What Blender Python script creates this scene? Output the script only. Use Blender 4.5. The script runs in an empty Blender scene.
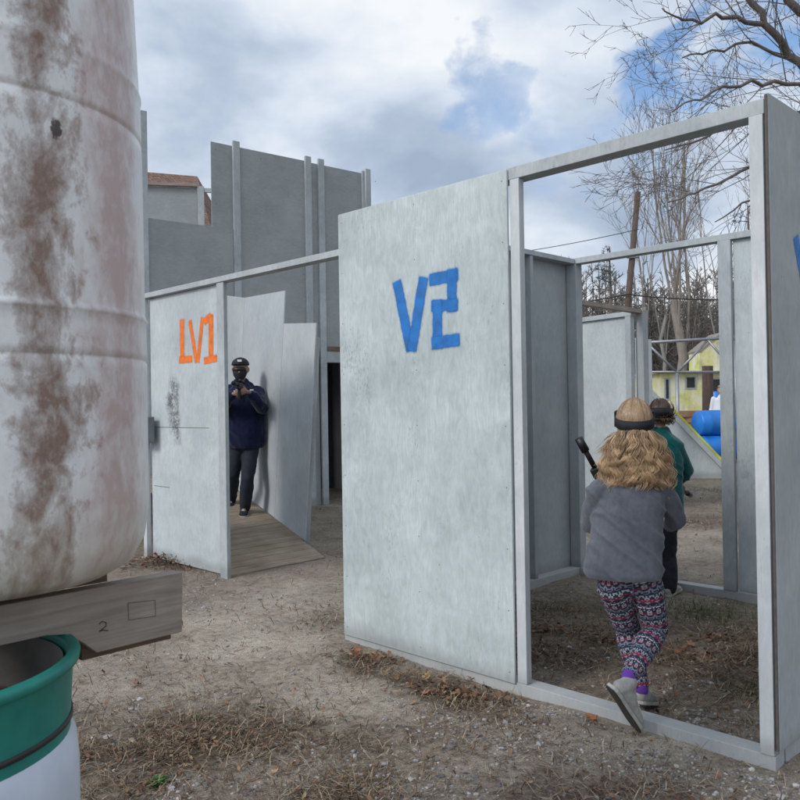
import bpy, bmesh, math, random
from mathutils import Vector, Matrix, noise
from math import radians as R, sin, cos, pi, sqrt
random.seed(7)
sc = bpy.context.scene
COL = sc.collection

# ---------------------------------------------------------------- camera
EYE = 1.37
cam_d = bpy.data.cameras.new('camera'); cam = bpy.data.objects.new('camera', cam_d); COL.objects.link(cam)
cam_d.sensor_width = 36; cam_d.lens = 36; cam_d.clip_start = .05; cam_d.clip_end = 2000
CM = Matrix.Rotation(R(90 + .36), 4, 'X') @ Matrix.Rotation(R(-.9), 4, 'Z')
cam.matrix_world = Matrix.Translation((0, 0, EYE)) @ CM
cam_d.dof.use_dof = True; cam_d.dof.focus_distance = 5.0; cam_d.dof.aperture_fstop = 16
sc.camera = cam
CR = CM.to_3x3()
def ray(px, py):
    return CR @ Vector(((px - 400) / 800, (400 - py) / 800, -1))
def at(px, py, Y):                       # the world point seen at a photograph position, Y metres in front
    d = ray(px, py); return Vector((0, 0, EYE)) + d * (Y / d.y)
def gp(px, py, z=0):
    d = ray(px, py); return Vector((0, 0, EYE)) + d * ((z - EYE) / d.z)

# ---------------------------------------------------------------- world, sun, exposure
SUN_AZ = Vector((-.80, -.60)); SUN_EL = R(34)
sun_dir = Vector((SUN_AZ.x * cos(SUN_EL), SUN_AZ.y * cos(SUN_EL), sin(SUN_EL)))
w = bpy.data.worlds.new('World'); sc.world = w; w.use_nodes = True
nt = w.node_tree; nt.nodes.clear()
def N(nt, t, **kw):
    n = nt.nodes.new(t)
    for k, v in kw.items():
        if k.startswith('i_'): n.inputs[k[2:].replace('_', ' ')].default_value = v
        else: setattr(n, k, v)
    return n
def math_(nt, op, a, b=None, clamp=False):
    n = nt.nodes.new('ShaderNodeMath'); n.operation = op; n.use_clamp = clamp
    for i, v in enumerate((a, b)):
        if v is None: continue
        if isinstance(v, (int, float)): n.inputs[i].default_value = v
        else: nt.links.new(v, n.inputs[i])
    return n.outputs[0]
def ramp(nt, fac, stops, interp='LINEAR'):
    n = nt.nodes.new('ShaderNodeValToRGB'); cr = n.color_ramp; cr.interpolation = interp
    while len(cr.elements) < len(stops): cr.elements.new(.5)
    for e, (p, c) in zip(cr.elements, stops):
        e.position = p; e.color = (c, c, c, 1) if isinstance(c, (int, float)) else (*c, 1)
    nt.links.new(fac, n.inputs[0]); return n.outputs[0]
def mix(nt, fac, a, b, mode='MIX'):
    n = nt.nodes.new('ShaderNodeMix'); n.data_type = 'RGBA'; n.blend_type = mode
    for i, v in ((0, fac), (6, a), (7, b)):
        if isinstance(v, (int, float)): n.inputs[i].default_value = v if i == 0 else (v, v, v, 1)
        elif isinstance(v, tuple): n.inputs[i].default_value = (*v, 1)
        else: nt.links.new(v, n.inputs[i])
    return n.outputs[2]
sky = N(nt, 'ShaderNodeTexSky', sky_type='NISHITA', sun_disc=False)
sky.sun_elevation = SUN_EL; sky.sun_rotation = math.atan2(SUN_AZ.x, SUN_AZ.y)
tc = N(nt, 'ShaderNodeTexCoord'); L = nt.links
sep = N(nt, 'ShaderNodeSeparateXYZ'); L.new(tc.outputs['Generated'], sep.inputs[0])
zz = math_(nt, 'ADD', math_(nt, 'MAXIMUM', sep.outputs[2], 0.0), .42)
cx = math_(nt, 'DIVIDE', sep.outputs[0], zz); cy = math_(nt, 'DIVIDE', sep.outputs[1], zz)
cmb = N(nt, 'ShaderNodeCombineXYZ'); L.new(cx, cmb.inputs[0]); L.new(cy, cmb.inputs[1])
def wn(scale, detail, off, rough=.55, dist=0.0):
    mp = N(nt, 'ShaderNodeMapping'); mp.inputs['Location'].default_value = off; L.new(cmb.outputs[0], mp.inputs[0])
    n = N(nt, 'ShaderNodeTexNoise'); n.inputs['Scale'].default_value = scale; n.inputs['Detail'].default_value = detail
    n.inputs['Roughness'].default_value = rough; n.inputs['Distortion'].default_value = dist
    L.new(mp.outputs[0], n.inputs[0]); return n.outputs[0]
big = wn(1.5, 7, (3.1, 1.7, 0), .55, .25)
fine = wn(3.6, 7, (9.3, 4.2, 2), .55, .1)
mid = wn(2.6, 6, (5.0, 8.0, 5), .52, .15)
hole = None
wob = N(nt, 'ShaderNodeTexNoise'); wob.inputs['Scale'].default_value = 9; wob.inputs['Detail'].default_value = 6; L.new(tc.outputs['Generated'], wob.inputs[0])
wv1 = N(nt, 'ShaderNodeVectorMath', operation='SUBTRACT'); L.new(wob.outputs[1], wv1.inputs[0]); wv1.inputs[1].default_value = (.5, .5, .5)
wv2 = N(nt, 'ShaderNodeVectorMath', operation='SCALE'); L.new(wv1.outputs[0], wv2.inputs[0]); wv2.inputs['Scale'].default_value = .32
wv3 = N(nt, 'ShaderNodeVectorMath', operation='ADD'); L.new(tc.outputs['Generated'], wv3.inputs[0]); L.new(wv2.outputs[0], wv3.inputs[1])
wdir = N(nt, 'ShaderNodeVectorMath', operation='NORMALIZE'); L.new(wv3.outputs[0], wdir.inputs[0])
for (px, py, rad, s) in ((492, 98, .065, .40), (700, 45, .13, .72), (775, 90, .13, .5), (650, 190, .15, .24), (740, 200, .10, .28), (620, 60, .2, .25), (700, 290, .12, .12)):
    d = ray(px, py).normalized()
    dp_ = N(nt, 'ShaderNodeVectorMath', operation='DOT_PRODUCT'); L.new(wdir.outputs[0], dp_.inputs[0]); dp_.inputs[1].default_value = d
    mr = N(nt, 'ShaderNodeMapRange', interpolation_type='SMOOTHERSTEP'); L.new(dp_.outputs['Value'], mr.inputs[0])
    mr.inputs[1].default_value = cos(rad * 1.3); mr.inputs[2].default_value = 1; mr.inputs[3].default_value = 0; mr.inputs[4].default_value = s
    hole = mr.outputs[0] if hole is None else math_(nt, 'MAXIMUM', hole, mr.outputs[0])
cover = math_(nt, 'ADD', math_(nt, 'MULTIPLY', fine, .9), .25)
cover = math_(nt, 'SUBTRACT', cover, math_(nt, 'MULTIPLY', hole, ramp(nt, wn(5.0, 7, (1.3, 6.1, 4), .58, .3), [(.40, .15), (.56, 1.0)])))
cover = ramp(nt, cover, [(.14, 0), (.50, 1)])
shade = math_(nt, 'ADD', math_(nt, 'MULTIPLY', big, .42), math_(nt, 'ADD', math_(nt, 'MULTIPLY', mid, .36), math_(nt, 'MULTIPLY', wn(4.2, 5, (2.2, 7.7, 1), .5, .1), .22)))
ccol = ramp(nt, shade, [(.40, (3.7, 4.6, 6.0)), (.46, (4.9, 5.8, 7.2)), (.515, (6.9, 7.7, 8.8)), (.58, (9.2, 9.5, 9.9))])
# clouds thin and glow towards the hidden sun
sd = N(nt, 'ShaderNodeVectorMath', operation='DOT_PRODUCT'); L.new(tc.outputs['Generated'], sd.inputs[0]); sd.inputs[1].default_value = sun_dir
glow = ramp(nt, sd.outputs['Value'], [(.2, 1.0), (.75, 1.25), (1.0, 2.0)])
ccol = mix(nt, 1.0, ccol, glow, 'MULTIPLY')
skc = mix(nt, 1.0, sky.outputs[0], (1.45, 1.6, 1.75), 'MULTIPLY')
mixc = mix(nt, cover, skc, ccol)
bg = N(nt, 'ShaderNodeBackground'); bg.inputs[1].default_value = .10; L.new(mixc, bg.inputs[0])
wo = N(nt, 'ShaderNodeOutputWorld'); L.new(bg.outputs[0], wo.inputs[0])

sl = bpy.data.lights.new('sun', 'SUN'); so = bpy.data.objects.new('sun', sl); COL.objects.link(so)
sl.energy = 1.5; sl.angle = R(15); sl.color = (1, .95, .88)
so.rotation_euler = sun_dir.to_track_quat('Z', 'Y').to_euler(); so.location = (-10, -8, 12)
sc.view_settings.view_transform = 'Standard'; sc.view_settings.look = 'None'
sc.view_settings.gamma = 1; sc.view_settings.use_curve_mapping = False
sc.view_settings.exposure = 0.0

# ---------------------------------------------------------------- mesh helpers
class MB:
    def __init__(s): s.v = []; s.f = []; s.uv = []; s.col = []
    def quad(s, a, b, c, d):
        n = len(s.v); s.v += [a, b, c, d]; s.f.append((n, n + 1, n + 2, n + 3))
    def box(s, lo, hi, M=None):
        n = len(s.v)
        for z in (lo[2], hi[2]):
            for (x, y) in ((lo[0], lo[1]), (hi[0], lo[1]), (hi[0], hi[1]), (lo[0], hi[1])):
                p = Vector((x, y, z)); s.v.append(M @ p if M else p)
        for f in ((0, 3, 2, 1), (4, 5, 6, 7), (0, 1, 5, 4), (1, 2, 6, 5), (2, 3, 7, 6), (3, 0, 4, 7)):
            s.f.append(tuple(n + i for i in f))
    def poly(s, pts, th, axis):            # a flat outline given thickness along axis vector
        n = len(s.v); k = len(pts); a = Vector(axis) * th
        s.v += [Vector(p) for p in pts] + [Vector(p) + a for p in pts]
        s.f.append(tuple(range(n + k - 1, n - 1, -1))); s.f.append(tuple(range(n + k, n + 2 * k)))
        for i in range(k):
            j = (i + 1) % k; s.f.append((n + i, n + j, n + k + j, n + k + i))
    def tube(s, pts, rad, k=6, cap=True, ell=1.0, side=None):
        pts = [Vector(p) for p in pts]; n0 = len(s.v); m = len(pts)
        if not hasattr(rad, '__len__'): rad = [rad] * m
        ref = Vector(side) if side else None
        for i, p in enumerate(pts):
            t = (pts[min(i + 1, m - 1)] - pts[max(i - 1, 0)])
            if t.length < 1e-9: t = Vector((0, 0, 1))
            t.normalize()
            if ref is None: ref = Vector((1, 0, 0)) if abs(t.x) < .8 else Vector((0, 1, 0))
            x = ref - t * ref.dot(t)
            if x.length < 1e-5: x = t.orthogonal()
            x.normalize(); y = t.cross(x)
            if side is None: ref = x
            r = rad[i]
            rx, ry = r if isinstance(r, tuple) else (r, r * ell)
            for j in range(k):
                a = 2 * pi * j / k; s.v.append(p + x * (rx * cos(a)) + y * (ry * sin(a)))
        for i in range(m - 1):
            for j in range(k):
                a = n0 + i * k + j; b = n0 + i * k + (j + 1) % k; s.f.append((a, b, b + k, a + k))
        if cap and k > 2:
            s.f.append(tuple(n0 + j for j in range(k - 1, -1, -1))); e = n0 + (m - 1) * k; s.f.append(tuple(e + j for j in range(k)))
    def lathe(s, prof, k=48, c=(0, 0), cap=False):
        n0 = len(s.v)
        for (r, z) in prof:
            for j in range(k):
                a = 2 * pi * j / k; s.v.append(Vector((c[0] + r * cos(a), c[1] + r * sin(a), z)))
        for i in range(len(prof) - 1):
            for j in range(k):
                a = n0 + i * k + j; b = n0 + i * k + (j + 1) % k; s.f.append((a, b, b + k, a + k))
    def ball(s, c, r, sc_=(1, 1, 1), n=10):
        c = Vector(c); pts = []; k = n * 2
        n0 = len(s.v); s.v.append(c + Vector((0, 0, -r * sc_[2])))
        for i in range(1, n):
            a = -pi / 2 + pi * i / n
            for j in range(k):
                b = 2 * pi * j / k; s.v.append(c + Vector((r * sc_[0] * cos(a) * cos(b), r * sc_[1] * cos(a) * sin(b), r * sc_[2] * sin(a))))
        s.v.append(c + Vector((0, 0, r * sc_[2]))); top = len(s.v) - 1
        for j in range(k): s.f.append((n0, n0 + 1 + (j + 1) % k, n0 + 1 + j))
        for i in range(n - 2):
            for j in range(k):
                a = n0 + 1 + i * k + j; b = n0 + 1 + i * k + (j + 1) % k; s.f.append((a, b, b + k, a + k))
        e = n0 + 1 + (n - 2) * k
        for j in range(k): s.f.append((e + j, e + (j + 1) % k, top))
    def limb(s, pts, rad, k=14, side=(1, 0, 0)):   # closed tube with rounded ends, for bodies
        pts = [Vector(p) for p in pts]
        def rr(r, f): return (r[0] * f, r[1] * f) if isinstance(r, tuple) else r * f
        def r1(r): return min(r) if isinstance(r, tuple) else r
        d0 = (pts[0] - pts[1]).normalized(); d1 = (pts[-1] - pts[-2]).normalized()
        P = [pts[0] + d0 * r1(rad[0]) * .95, pts[0] + d0 * r1(rad[0]) * .7] + pts + [pts[-1] + d1 * r1(rad[-1]) * .7, pts[-1] + d1 * r1(rad[-1]) * .95]
        Q = [rr(rad[0], .3), rr(rad[0], .72)] + list(rad) + [rr(rad[-1], .72), rr(rad[-1], .3)]
        s.tube(P, Q, k, True, 1.0, side)
    def build(s, name, mat, parent=None, smooth=False, bevel=0, loc=None, rz=0, M=None):
        me = bpy.data.meshes.new(name); me.from_pydata([tuple(v) for v in s.v], [], s.f); me.update()
        if s.uv:
            ul = me.uv_layers.new(name='UVMap')
            for p in me.polygons:
                for li in p.loop_indices: ul.data[li].uv = s.uv[me.loops[li].vertex_index]
        if s.col:
            ca = me.color_attributes.new('tint', 'FLOAT_COLOR', 'POINT')
            for i, c in enumerate(s.col): ca.data[i].color = (*c, 1)
        o = bpy.data.objects.new(name, me); COL.objects.link(o)
        if mat: me.materials.append(mat)
        if smooth:
            for p in me.polygons: p.use_smooth = True
        if bevel:
            b = o.modifiers.new('bevel', 'BEVEL'); b.width = bevel; b.segments = 2; b.limit_method = 'ANGLE'
        if M is not None: o.matrix_local = M
        elif loc is not None: o.location = loc; o.rotation_euler = (0, 0, rz)
        if parent: o.parent = parent
        return o
def tag(o, label=None, cat=None, group=None, kind=None):
    if label: o['label'] = label
    if cat: o['category'] = cat
    if group: o['group'] = group
    if kind: o['kind'] = kind
    return o
def empty(name, label, cat, loc=(0, 0, 0), rz=0, group=None):
    o = bpy.data.objects.new(name, None); COL.objects.link(o); o.location = loc; o.rotation_euler = (0, 0, rz)
    o.empty_display_size = .2
    return tag(o, label, cat, group)
def remeshed(mb, name, mat, parent, voxel=.008, smooth=3, disp=None, cut=None):
    me = bpy.data.meshes.new('tmp'); me.from_pydata([tuple(v) for v in mb.v], [], mb.f); me.update()
    o = bpy.data.objects.new('tmp', me); COL.objects.link(o)
    m = o.modifiers.new('r', 'REMESH'); m.mode = 'VOXEL'; m.voxel_size = voxel
    m2 = o.modifiers.new('s', 'SMOOTH'); m2.factor = .5; m2.iterations = smooth
    dg = bpy.context.evaluated_depsgraph_get()
    new = bpy.data.meshes.new_from_object(o.evaluated_get(dg)); bpy.data.objects.remove(o); bpy.data.meshes.remove(me)
    new.name = name
    if disp:
        no = [v.normal.copy() for v in new.vertices]
        for v, n in zip(new.vertices, no): v.co = v.co + n * disp(v.co, n)
    if cut is not None:                 # an open hem
        b = bmesh.new(); b.from_mesh(new)
        bmesh.ops.bisect_plane(b, geom=b.verts[:] + b.edges[:] + b.faces[:], plane_co=(0, 0, cut), plane_no=(0, 0, 1), clear_inner=True)
        ed = [e for e in b.edges if e.is_boundary]; r = bmesh.ops.extrude_edge_only(b, edges=ed); vs = [v for v in r['geom'] if isinstance(v, bmesh.types.BMVert)]
        c = sum((v.co for v in vs), Vector()) / max(1, len(vs))
        for v in vs: v.co += (c - v.co).normalized() * .012 + Vector((0, 0, .006))
        b.to_mesh(new); b.free()
    for p in new.polygons: p.use_smooth = True
    new.materials.clear(); new.materials.append(mat)
    r = bpy.data.objects.new(name, new); COL.objects.link(r)
    if parent:
        r.parent = parent; r.matrix_parent_inverse = Matrix.Translation(-Vector(parent.location))
    return r

# ---------------------------------------------------------------- materials
def newmat(name):
    m = bpy.data.materials.new(name); m.use_nodes = True; t = m.node_tree
    return m, t, t.nodes['Principled BSDF']
def coords(t, kind='Object', scale=(1, 1, 1), rnd=True):
    c = N(t, 'ShaderNodeTexCoord'); mp = N(t, 'ShaderNodeMapping'); mp.inputs['Scale'].default_value = scale
    t.links.new(c.outputs[kind], mp.inputs[0]); return mp.outputs[0]
def noi(t, vec, scale, detail=4, rough=.55, dist=0.0, rnd=True):
    n = N(t, 'ShaderNodeTexNoise'); n.noise_dimensions = '4D' if rnd else '3D'
    n.inputs['Scale'].default_value = scale; n.inputs['Detail'].default_value = detail
    n.inputs['Roughness'].default_value = rough; n.inputs['Distortion'].default_value = dist
    t.links.new(vec, n.inputs['Vector'])
    if rnd:
        oi = N(t, 'ShaderNodeObjectInfo'); t.links.new(math_(t, 'MULTIPLY', oi.outputs['Random'], 37.0), n.inputs['W'])
    return n.outputs[0]
def bump(t, bsdf, h, strength=.3, dist=.01):
    b = N(t, 'ShaderNodeBump'); b.inputs['Strength'].default_value = strength; b.inputs['Distance'].default_value = dist
    t.links.new(h, b.inputs['Height']); t.links.new(b.outputs[0], bsdf.inputs['Normal'])
def flat(name, col, rough=.6, var=.15, scale=12, metal=0, bmp=.15):
    m, t, b = newmat(name); v = coords(t); n = noi(t, v, scale, 5)
    c = ramp(t, n, [(.25, tuple(x * (1 - var) for x in col)), (.75, tuple(min(1, x * (1 + var)) for x in col))])
    t.links.new(c, b.inputs['Base Color']); b.inputs['Roughness'].default_value = rough; b.inputs['Metallic'].default_value = metal
    if bmp: bump(t, b, noi(t, v, scale * 8, 4), bmp, .003)
    return m
def plywood(name, lo, hi, wear=1.0, horiz=False, dirt=True, white=0.0):
    """weathered grey paint over plywood, grain running up the sheet"""
    m, t, b = newmat(name)
    g = coords(t, 'Object', (1, 1, .13) if not horiz else (.13, 1, 1))
    g2 = coords(t, 'Object', (1, 1, .4) if not horiz else (.45, 1, 1)); o = coords(t)
    grain = noi(t, g, 120, 5, .65, .5); wide = noi(t, g2, 20, 6, .65, 1.6); blot = noi(t, o, 2.3, 5, .6, .3); tiny = noi(t, g2, 90, 3, .6)
    cloud = noi(t, o, .9, 3, .5); roll = noi(t, coords(t, 'Object', (.35, 1, 1)), 6, 4, .6, .6)
    f = math_(t, 'ADD', math_(t, 'ADD', math_(t, 'MULTIPLY', wide, .30), math_(t, 'MULTIPLY', cloud, .20)), math_(t, 'ADD', math_(t, 'MULTIPLY', blot, .26), math_(t, 'ADD', math_(t, 'MULTIPLY', grain, .12), math_(t, 'MULTIPLY', roll, .14))))
    c = ramp(t, f, [(.40, lo), (.60, hi)])
    # pale streaks where the paint lies on the hard grain
    wv = N(t, 'ShaderNodeTexWave'); wv.bands_direction = 'X' if not horiz else 'Z'; wv.inputs['Scale'].default_value = 16; wv.inputs['Distortion'].default_value = 14
    wv.inputs['Detail'].default_value = 3; wv.inputs['Detail Scale'].default_value = 1.5; t.links.new(g, wv.inputs[0])
    s = ramp(t, math_(t, 'MULTIPLY', math_(t, 'MULTIPLY', wv.outputs[1], grain), ramp(t, blot, [(.4, 0), (.6, 1)])), [(.26, 0), (.55, .28 * wear)])
    c = mix(t, s, c, tuple(min(.85, x * 1.22) for x in hi))
    # bare or mildewed marks
    k = ramp(t, math_(t, 'ADD', math_(t, 'MULTIPLY', tiny, .55), math_(t, 'MULTIPLY', noi(t, g2, 4.5, 4, .6), .5)), [(.60, 0), (.72, .6 * wear)])
    c = mix(t, k, c, tuple(x * .52 for x in lo))
    vo = N(t, 'ShaderNodeTexVoronoi'); vo.inputs['Scale'].default_value = 9; t.links.new(o, vo.inputs['Vector'])
    sp = ramp(t, vo.outputs['Distance'], [(.022, .6), (.04, 0)])
    c = mix(t, sp, c, (.13, .12, .11))
    if dirt:
        ge = N(t, 'ShaderNodeNewGeometry'); sx = N(t, 'ShaderNodeSeparateXYZ'); t.links.new(ge.outputs['Position'], sx.inputs[0])
        h = math_(t, 'SUBTRACT', math_(t, 'ADD', sx.outputs[2], math_(t, 'MULTIPLY', blot, -.22)), -.06)
        d = ramp(t, h, [(.0, .45), (.07, 0)])
        c = mix(t, d, c, (.19, .175, .155))
    t.links.new(c, b.inputs['Base Color']); b.inputs['Roughness'].default_value = .85
    b.inputs['Specular IOR Level'].default_value = .18
    bump(t, b, math_(t, 'ADD', grain, math_(t, 'MULTIPLY', wide, .6)), .22, .0025)
    return m
M = {}
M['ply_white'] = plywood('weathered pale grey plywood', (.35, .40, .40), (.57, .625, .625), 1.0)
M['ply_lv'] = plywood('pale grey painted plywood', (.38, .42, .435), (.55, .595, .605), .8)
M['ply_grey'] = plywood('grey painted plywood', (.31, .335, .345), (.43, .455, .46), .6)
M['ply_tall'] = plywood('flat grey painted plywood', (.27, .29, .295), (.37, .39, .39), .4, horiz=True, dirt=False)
M['ply_ramp'] = plywood('thin pale grey plywood', (.40, .435, .46), (.54, .57, .59), .7)
M['lumber'] = plywood('grey painted lumber', (.31, .34, .35), (.48, .515, .525), .8)
M['lumber_pale'] = plywood('pale painted lumber', (.46, .49, .50), (.62, .64, .645), 1.0)
def wood(name, lo, hi, scale=1.0, axis=0, rough=.8, rz=0):
    m, t, b = newmat(name); s = [1, 1, 1]; s[axis] = .06
    g = coords(t, 'Object', tuple(s)); o = coords(t)
    if rz:
        vr = N(t, 'ShaderNodeVectorRotate'); vr.rotation_type = 'Z_AXIS'; vr.inputs['Angle'].default_value = rz; t.links.new(coords(t), vr.inputs[0]); mp_ = N(t, 'ShaderNodeMapping'); mp_.inputs['Scale'].default_value = tuple(s); t.links.new(vr.outputs[0], mp_.inputs[0]); g = mp_.outputs[0]
    a = noi(t, g, 60 * scale, 5, .6, .8); bl = noi(t, o, 5 * scale, 4)
    c = ramp(t, math_(t, 'ADD', math_(t, 'MULTIPLY', a, .6), math_(t, 'MULTIPLY', bl, .4)), [(.35, lo), (.65, hi)])
    t.links.new(c, b.inputs['Base Color']); b.inputs['Roughness'].default_value = rough; bump(t, b, a, .4, .003); return m
M['old_wood'] = wood('weathered grey board', (.19, .155, .128), (.38, .33, .285))
M['brown_wood'] = wood('brown board', (.09, .06, .04), (.2, .14, .09))
M['ramp_wood'] = wood('ramp planks', (.19, .14, .095), (.44, .36, .27), .7, 0, .8, R(-45))
M['pole_wood'] = wood('utility pole wood', (.055, .04, .032), (.13, .09, .07), 1, 2)
M['pallet'] = wood('pallet boards', (.26, .14, .08), (.50, .31, .19))
M['bark'] = wood('grey bark', (.16, .145, .13), (.32, .29, .265), .5, 2)
M['bark_dark'] = wood('dark bark', (.085, .07, .062), (.18, .155, .14), .5, 2)
M['bark_warm'] = wood('warm brown bark', (.16, .135, .115), (.32, .275, .235), .5, 2)
M['woods'] = flat('woods bark', (.16, .14, .125), .9, .4, .3, 0, 0)
M['dark'] = flat('interior shade colour', (.035, .036, .038), .9, .3)  # near-black stands in for shade inside the doorway room; also window panes
M['black'] = flat('black plastic', (.012, .012, .014), .45, .3, 20)
M['strap'] = flat('black elastic strap', (.014, .015, .02), .8, .3, 60)
M['metal'] = flat('galvanised pipe', (.30, .31, .32), .45, .2, 8, .6)
M['greybox'] = flat('grey metal box', (.16, .18, .185), .6, .2)
M['skin'] = flat('skin', (.55, .33, .25), .5, .1, 8, 0, .05)
M['gap'] = flat('bare plywood edge', (.10, .085, .075), .8, .3, 30)
M['white_cloth'] = flat('white cloth', (.7, .72, .76), .9, .08)
M['blond'] = flat('blond hair', (.42, .28, .14), .6, .2)
M['jeans'] = flat('dark jeans', (.014, .019, .030), .85, .35, 25)
M['black_cloth'] = flat('black cloth', (.015, .016, .022), .9, .3, 30)
M['purple'] = flat('purple sock', (.14, .045, .34), .9, .2, 30)
M['shoe'] = flat('grey sneaker', (.34, .325, .30), .75, .35, 40)
M['sole'] = flat('dirty shoe sole', (.42, .40, .36), .8, .3, 30)
M['tread'] = flat('dark sole tread', (.05, .045, .04), .9, .3, 60)
M['blue_plastic'] = flat('blue barrel plastic', (.012, .17, .55), .4, .3, 3)
M['yellow_paint'] = flat('yellow paint', (.5, .5, .06), .6, .3, 4)
M['red_mark'] = flat('red mark', (.5, .04, .05), .6)
M['white_mark'] = flat('white print', (.75, .75, .75), .7, .05)
def fleece(name, lo, hi, sc_=45):
    m, t, b = newmat(name); v = coords(t); n = noi(t, v, sc_, 5, .7); n2 = noi(t, v, 5, 4)
    c = ramp(t, math_(t, 'ADD', math_(t, 'MULTIPLY', n, .5), math_(t, 'MULTIPLY', n2, .5)), [(.35, lo), (.65, hi)])
    t.links.new(c, b.inputs['Base Color']); b.inputs['Roughness'].default_value = .95
    b.inputs['Sheen Weight'].default_value = .25; b.inputs['Specular IOR Level'].default_value = .15
    bump(t, b, noi(t, v, 260, 3, .7), .4, .003); return m
M['fleece'] = fleece('heathered grey fleece', (.085, .092, .112), (.155, .162, .188))
M['teal'] = fleece('teal fleece', (.004, .07, .075), (.01, .13, .13))
M['navy'] = fleece('navy hoodie', (.005, .008, .028), (.010, .014, .055))
def hairmat(name, cols):
    m, t, b = newmat(name); at_ = N(t, 'ShaderNodeAttribute'); at_.attribute_name = 'tint'
    v = coords(t); n = noi(t, v, 14, 4)
    c = mix(t, ramp(t, n, [(.4, 0), (.62, .6)]), at_.outputs['Color'], cols)
    t.links.new(c, b.inputs['Base Color']); b.inputs['Roughness'].default_value = .38; b.inputs['Specular IOR Level'].default_value = .6
    b.inputs['Anisotropic'].default_value = .5; return m
M['hair_girl'] = hairmat('wavy light brown hair', (.26, .16, .085))
M['hair_brown'] = hairmat('brown hair', (.09, .045, .025))
def spray(name, col, soft=0):
    m, t, b = newmat(name); o = t.nodes['Material Output']
    uv = N(t, 'ShaderNodeUVMap'); sx = N(t, 'ShaderNodeSeparateXYZ'); t.links.new(uv.outputs[0], sx.inputs[0])
    v = coords(t); n1 = noi(t, v, 60, 5, .7); n2 = noi(t, v, 16, 4)
    e = math_(t, 'SUBTRACT', .5, math_(t, 'ABSOLUTE', math_(t, 'SUBTRACT', sx.outputs[0], .5)))
    rr_ = math_(t, 'SUBTRACT', .5, math_(t, 'POWER', math_(t, 'ADD', math_(t, 'POWER', math_(t, 'SUBTRACT', .5, e), 8.0), math_(t, 'POWER', math_(t, 'MAXIMUM', math_(t, 'SUBTRACT', .5, sx.outputs[1]), 0.0), 8.0)), .125))
    e = rr_
    ee = math_(t, 'ADD', e, math_(t, 'MULTIPLY', math_(t, 'SUBTRACT', n1, .5), .10))
    a = ramp(t, ee, [(.01, 0), (.09, .16), (.12, .3), (.17, 1)])
    a = math_(t, 'MULTIPLY', a, ramp(t, math_(t, 'ADD', math_(t, 'MULTIPLY', n2, .6), math_(t, 'MULTIPLY', n1, .4)), [(.36, .78), (.52, .98)]))
    if soft:
        a = math_(t, 'MULTIPLY', ramp(t, e, [(.0, 0), (.45, soft)]), ramp(t, math_(t, 'ADD', math_(t, 'MULTIPLY', n1, .5), math_(t, 'MULTIPLY', n2, .5)), [(.42, 0), (.58, 1)]))
    c = ramp(t, n2, [(.3, tuple(x * .7 for x in col)), (.7, col)])
    t.links.new(c, b.inputs['Base Color']); b.inputs['Roughness'].default_value = .6
    tr = N(t, 'ShaderNodeBsdfTransparent'); mx = N(t, 'ShaderNodeMixShader')
    t.links.new(a, mx.inputs[0]); t.links.new(tr.outputs[0], mx.inputs[1]); t.links.new(b.outputs[0], mx.inputs[2]); t.links.new(mx.outputs[0], o.inputs[0])
    return m
M['blue_spray'] = spray('blue spray paint', (.012, .19, .58))
M['orange_spray'] = spray('orange spray paint', (.95, .21, .02))
M['soot'] = spray('dark scuff', (.17, .175, .18), .62)

# ---------------------------------------------------------------- ground
def sm(a, b, x):
    t = max(0, min(1, (x - a) / (b - a))); return t * t * (3 - 2 * t)
def nz(x, y, s, o=0): return noise.noise(Vector((x * s, y * s, o)))
def fb(x, y, s, o=0): return nz(x, y, s, o) + .5 * nz(x, y, s * 2.1, o + 3) + .25 * nz(x, y, s * 4.3, o + 7)
def gz(x, y):
    near = 1 - sm(14, 30, sqrt(x * x + y * y))
    z = near * (.022 * fb(x, y, .9, 1) + .008 * fb(x, y, 5, 5) + .004 * nz(x, y, 17, 9))
    return z - .012 * near
def bl(x, y, cx_, cy_, rx, ry, ang=0):
    dx, dy = x - cx_, y - cy_; c, s = cos(ang), sin(ang); u = (dx * c + dy * s) / rx; v = (-dx * s + dy * c) / ry
    return math.exp(-(u * u + v * v))
LIT = []
for (px, py, rx, ry, a, s) in ((170, 742, .55, .35, .1, 1.1), (100, 760, .5, .4, .0, .9), (330, 790, .3, .15, 0, .6), (365, 665, .22, .15, -.78, 1.0), (440, 688, .45, .13, -.78, 1.1),
                            (500, 700, .2, .1, -.78, .8), (175, 562, .5, .18, -.78, 1.3), (560, 620, .5, .5, 0, .9), (700, 650, .6, .5, .2, .95), (745, 700, .3, .3, 0, .5),
                            (260, 720, .4, .2, 0, .5), (540, 650, .3, .3, 0, .7), (690, 520, 1.4, .6, 0, .9), (480, 640, .3, .3, 0, .3), (660, 500, 2, .6, 0, .8), (620, 790, .3, .12, 0, .35), (330, 620, .3, .3, 0, .3)):
    g = gp(px, py); LIT.append((g.x, g.y, rx, ry, a, s))
def litter(x, y):
    v = 0
    for (a, b, rx, ry, an, s) in LIT: v = max(v, s * bl(x, y, a, b, rx, ry, an))
    v = v * (.75 + .8 * fb(x, y, 2.2, 11)) + max(0, .22 * fb(x, y, 1.1, 21))
    return max(0, min(1, v))
GRN = [(2.75, 4.6, .5, .45, .9), (.75, 5.35, .4, .3, .7), (5.4, 13.0, 3.0, 1.6, 1.0), (9, 22, 12, 5, .8), (-12, 22, 10, 7, .8), (1.62, 5.2, .3, .5, .5)]
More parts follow.
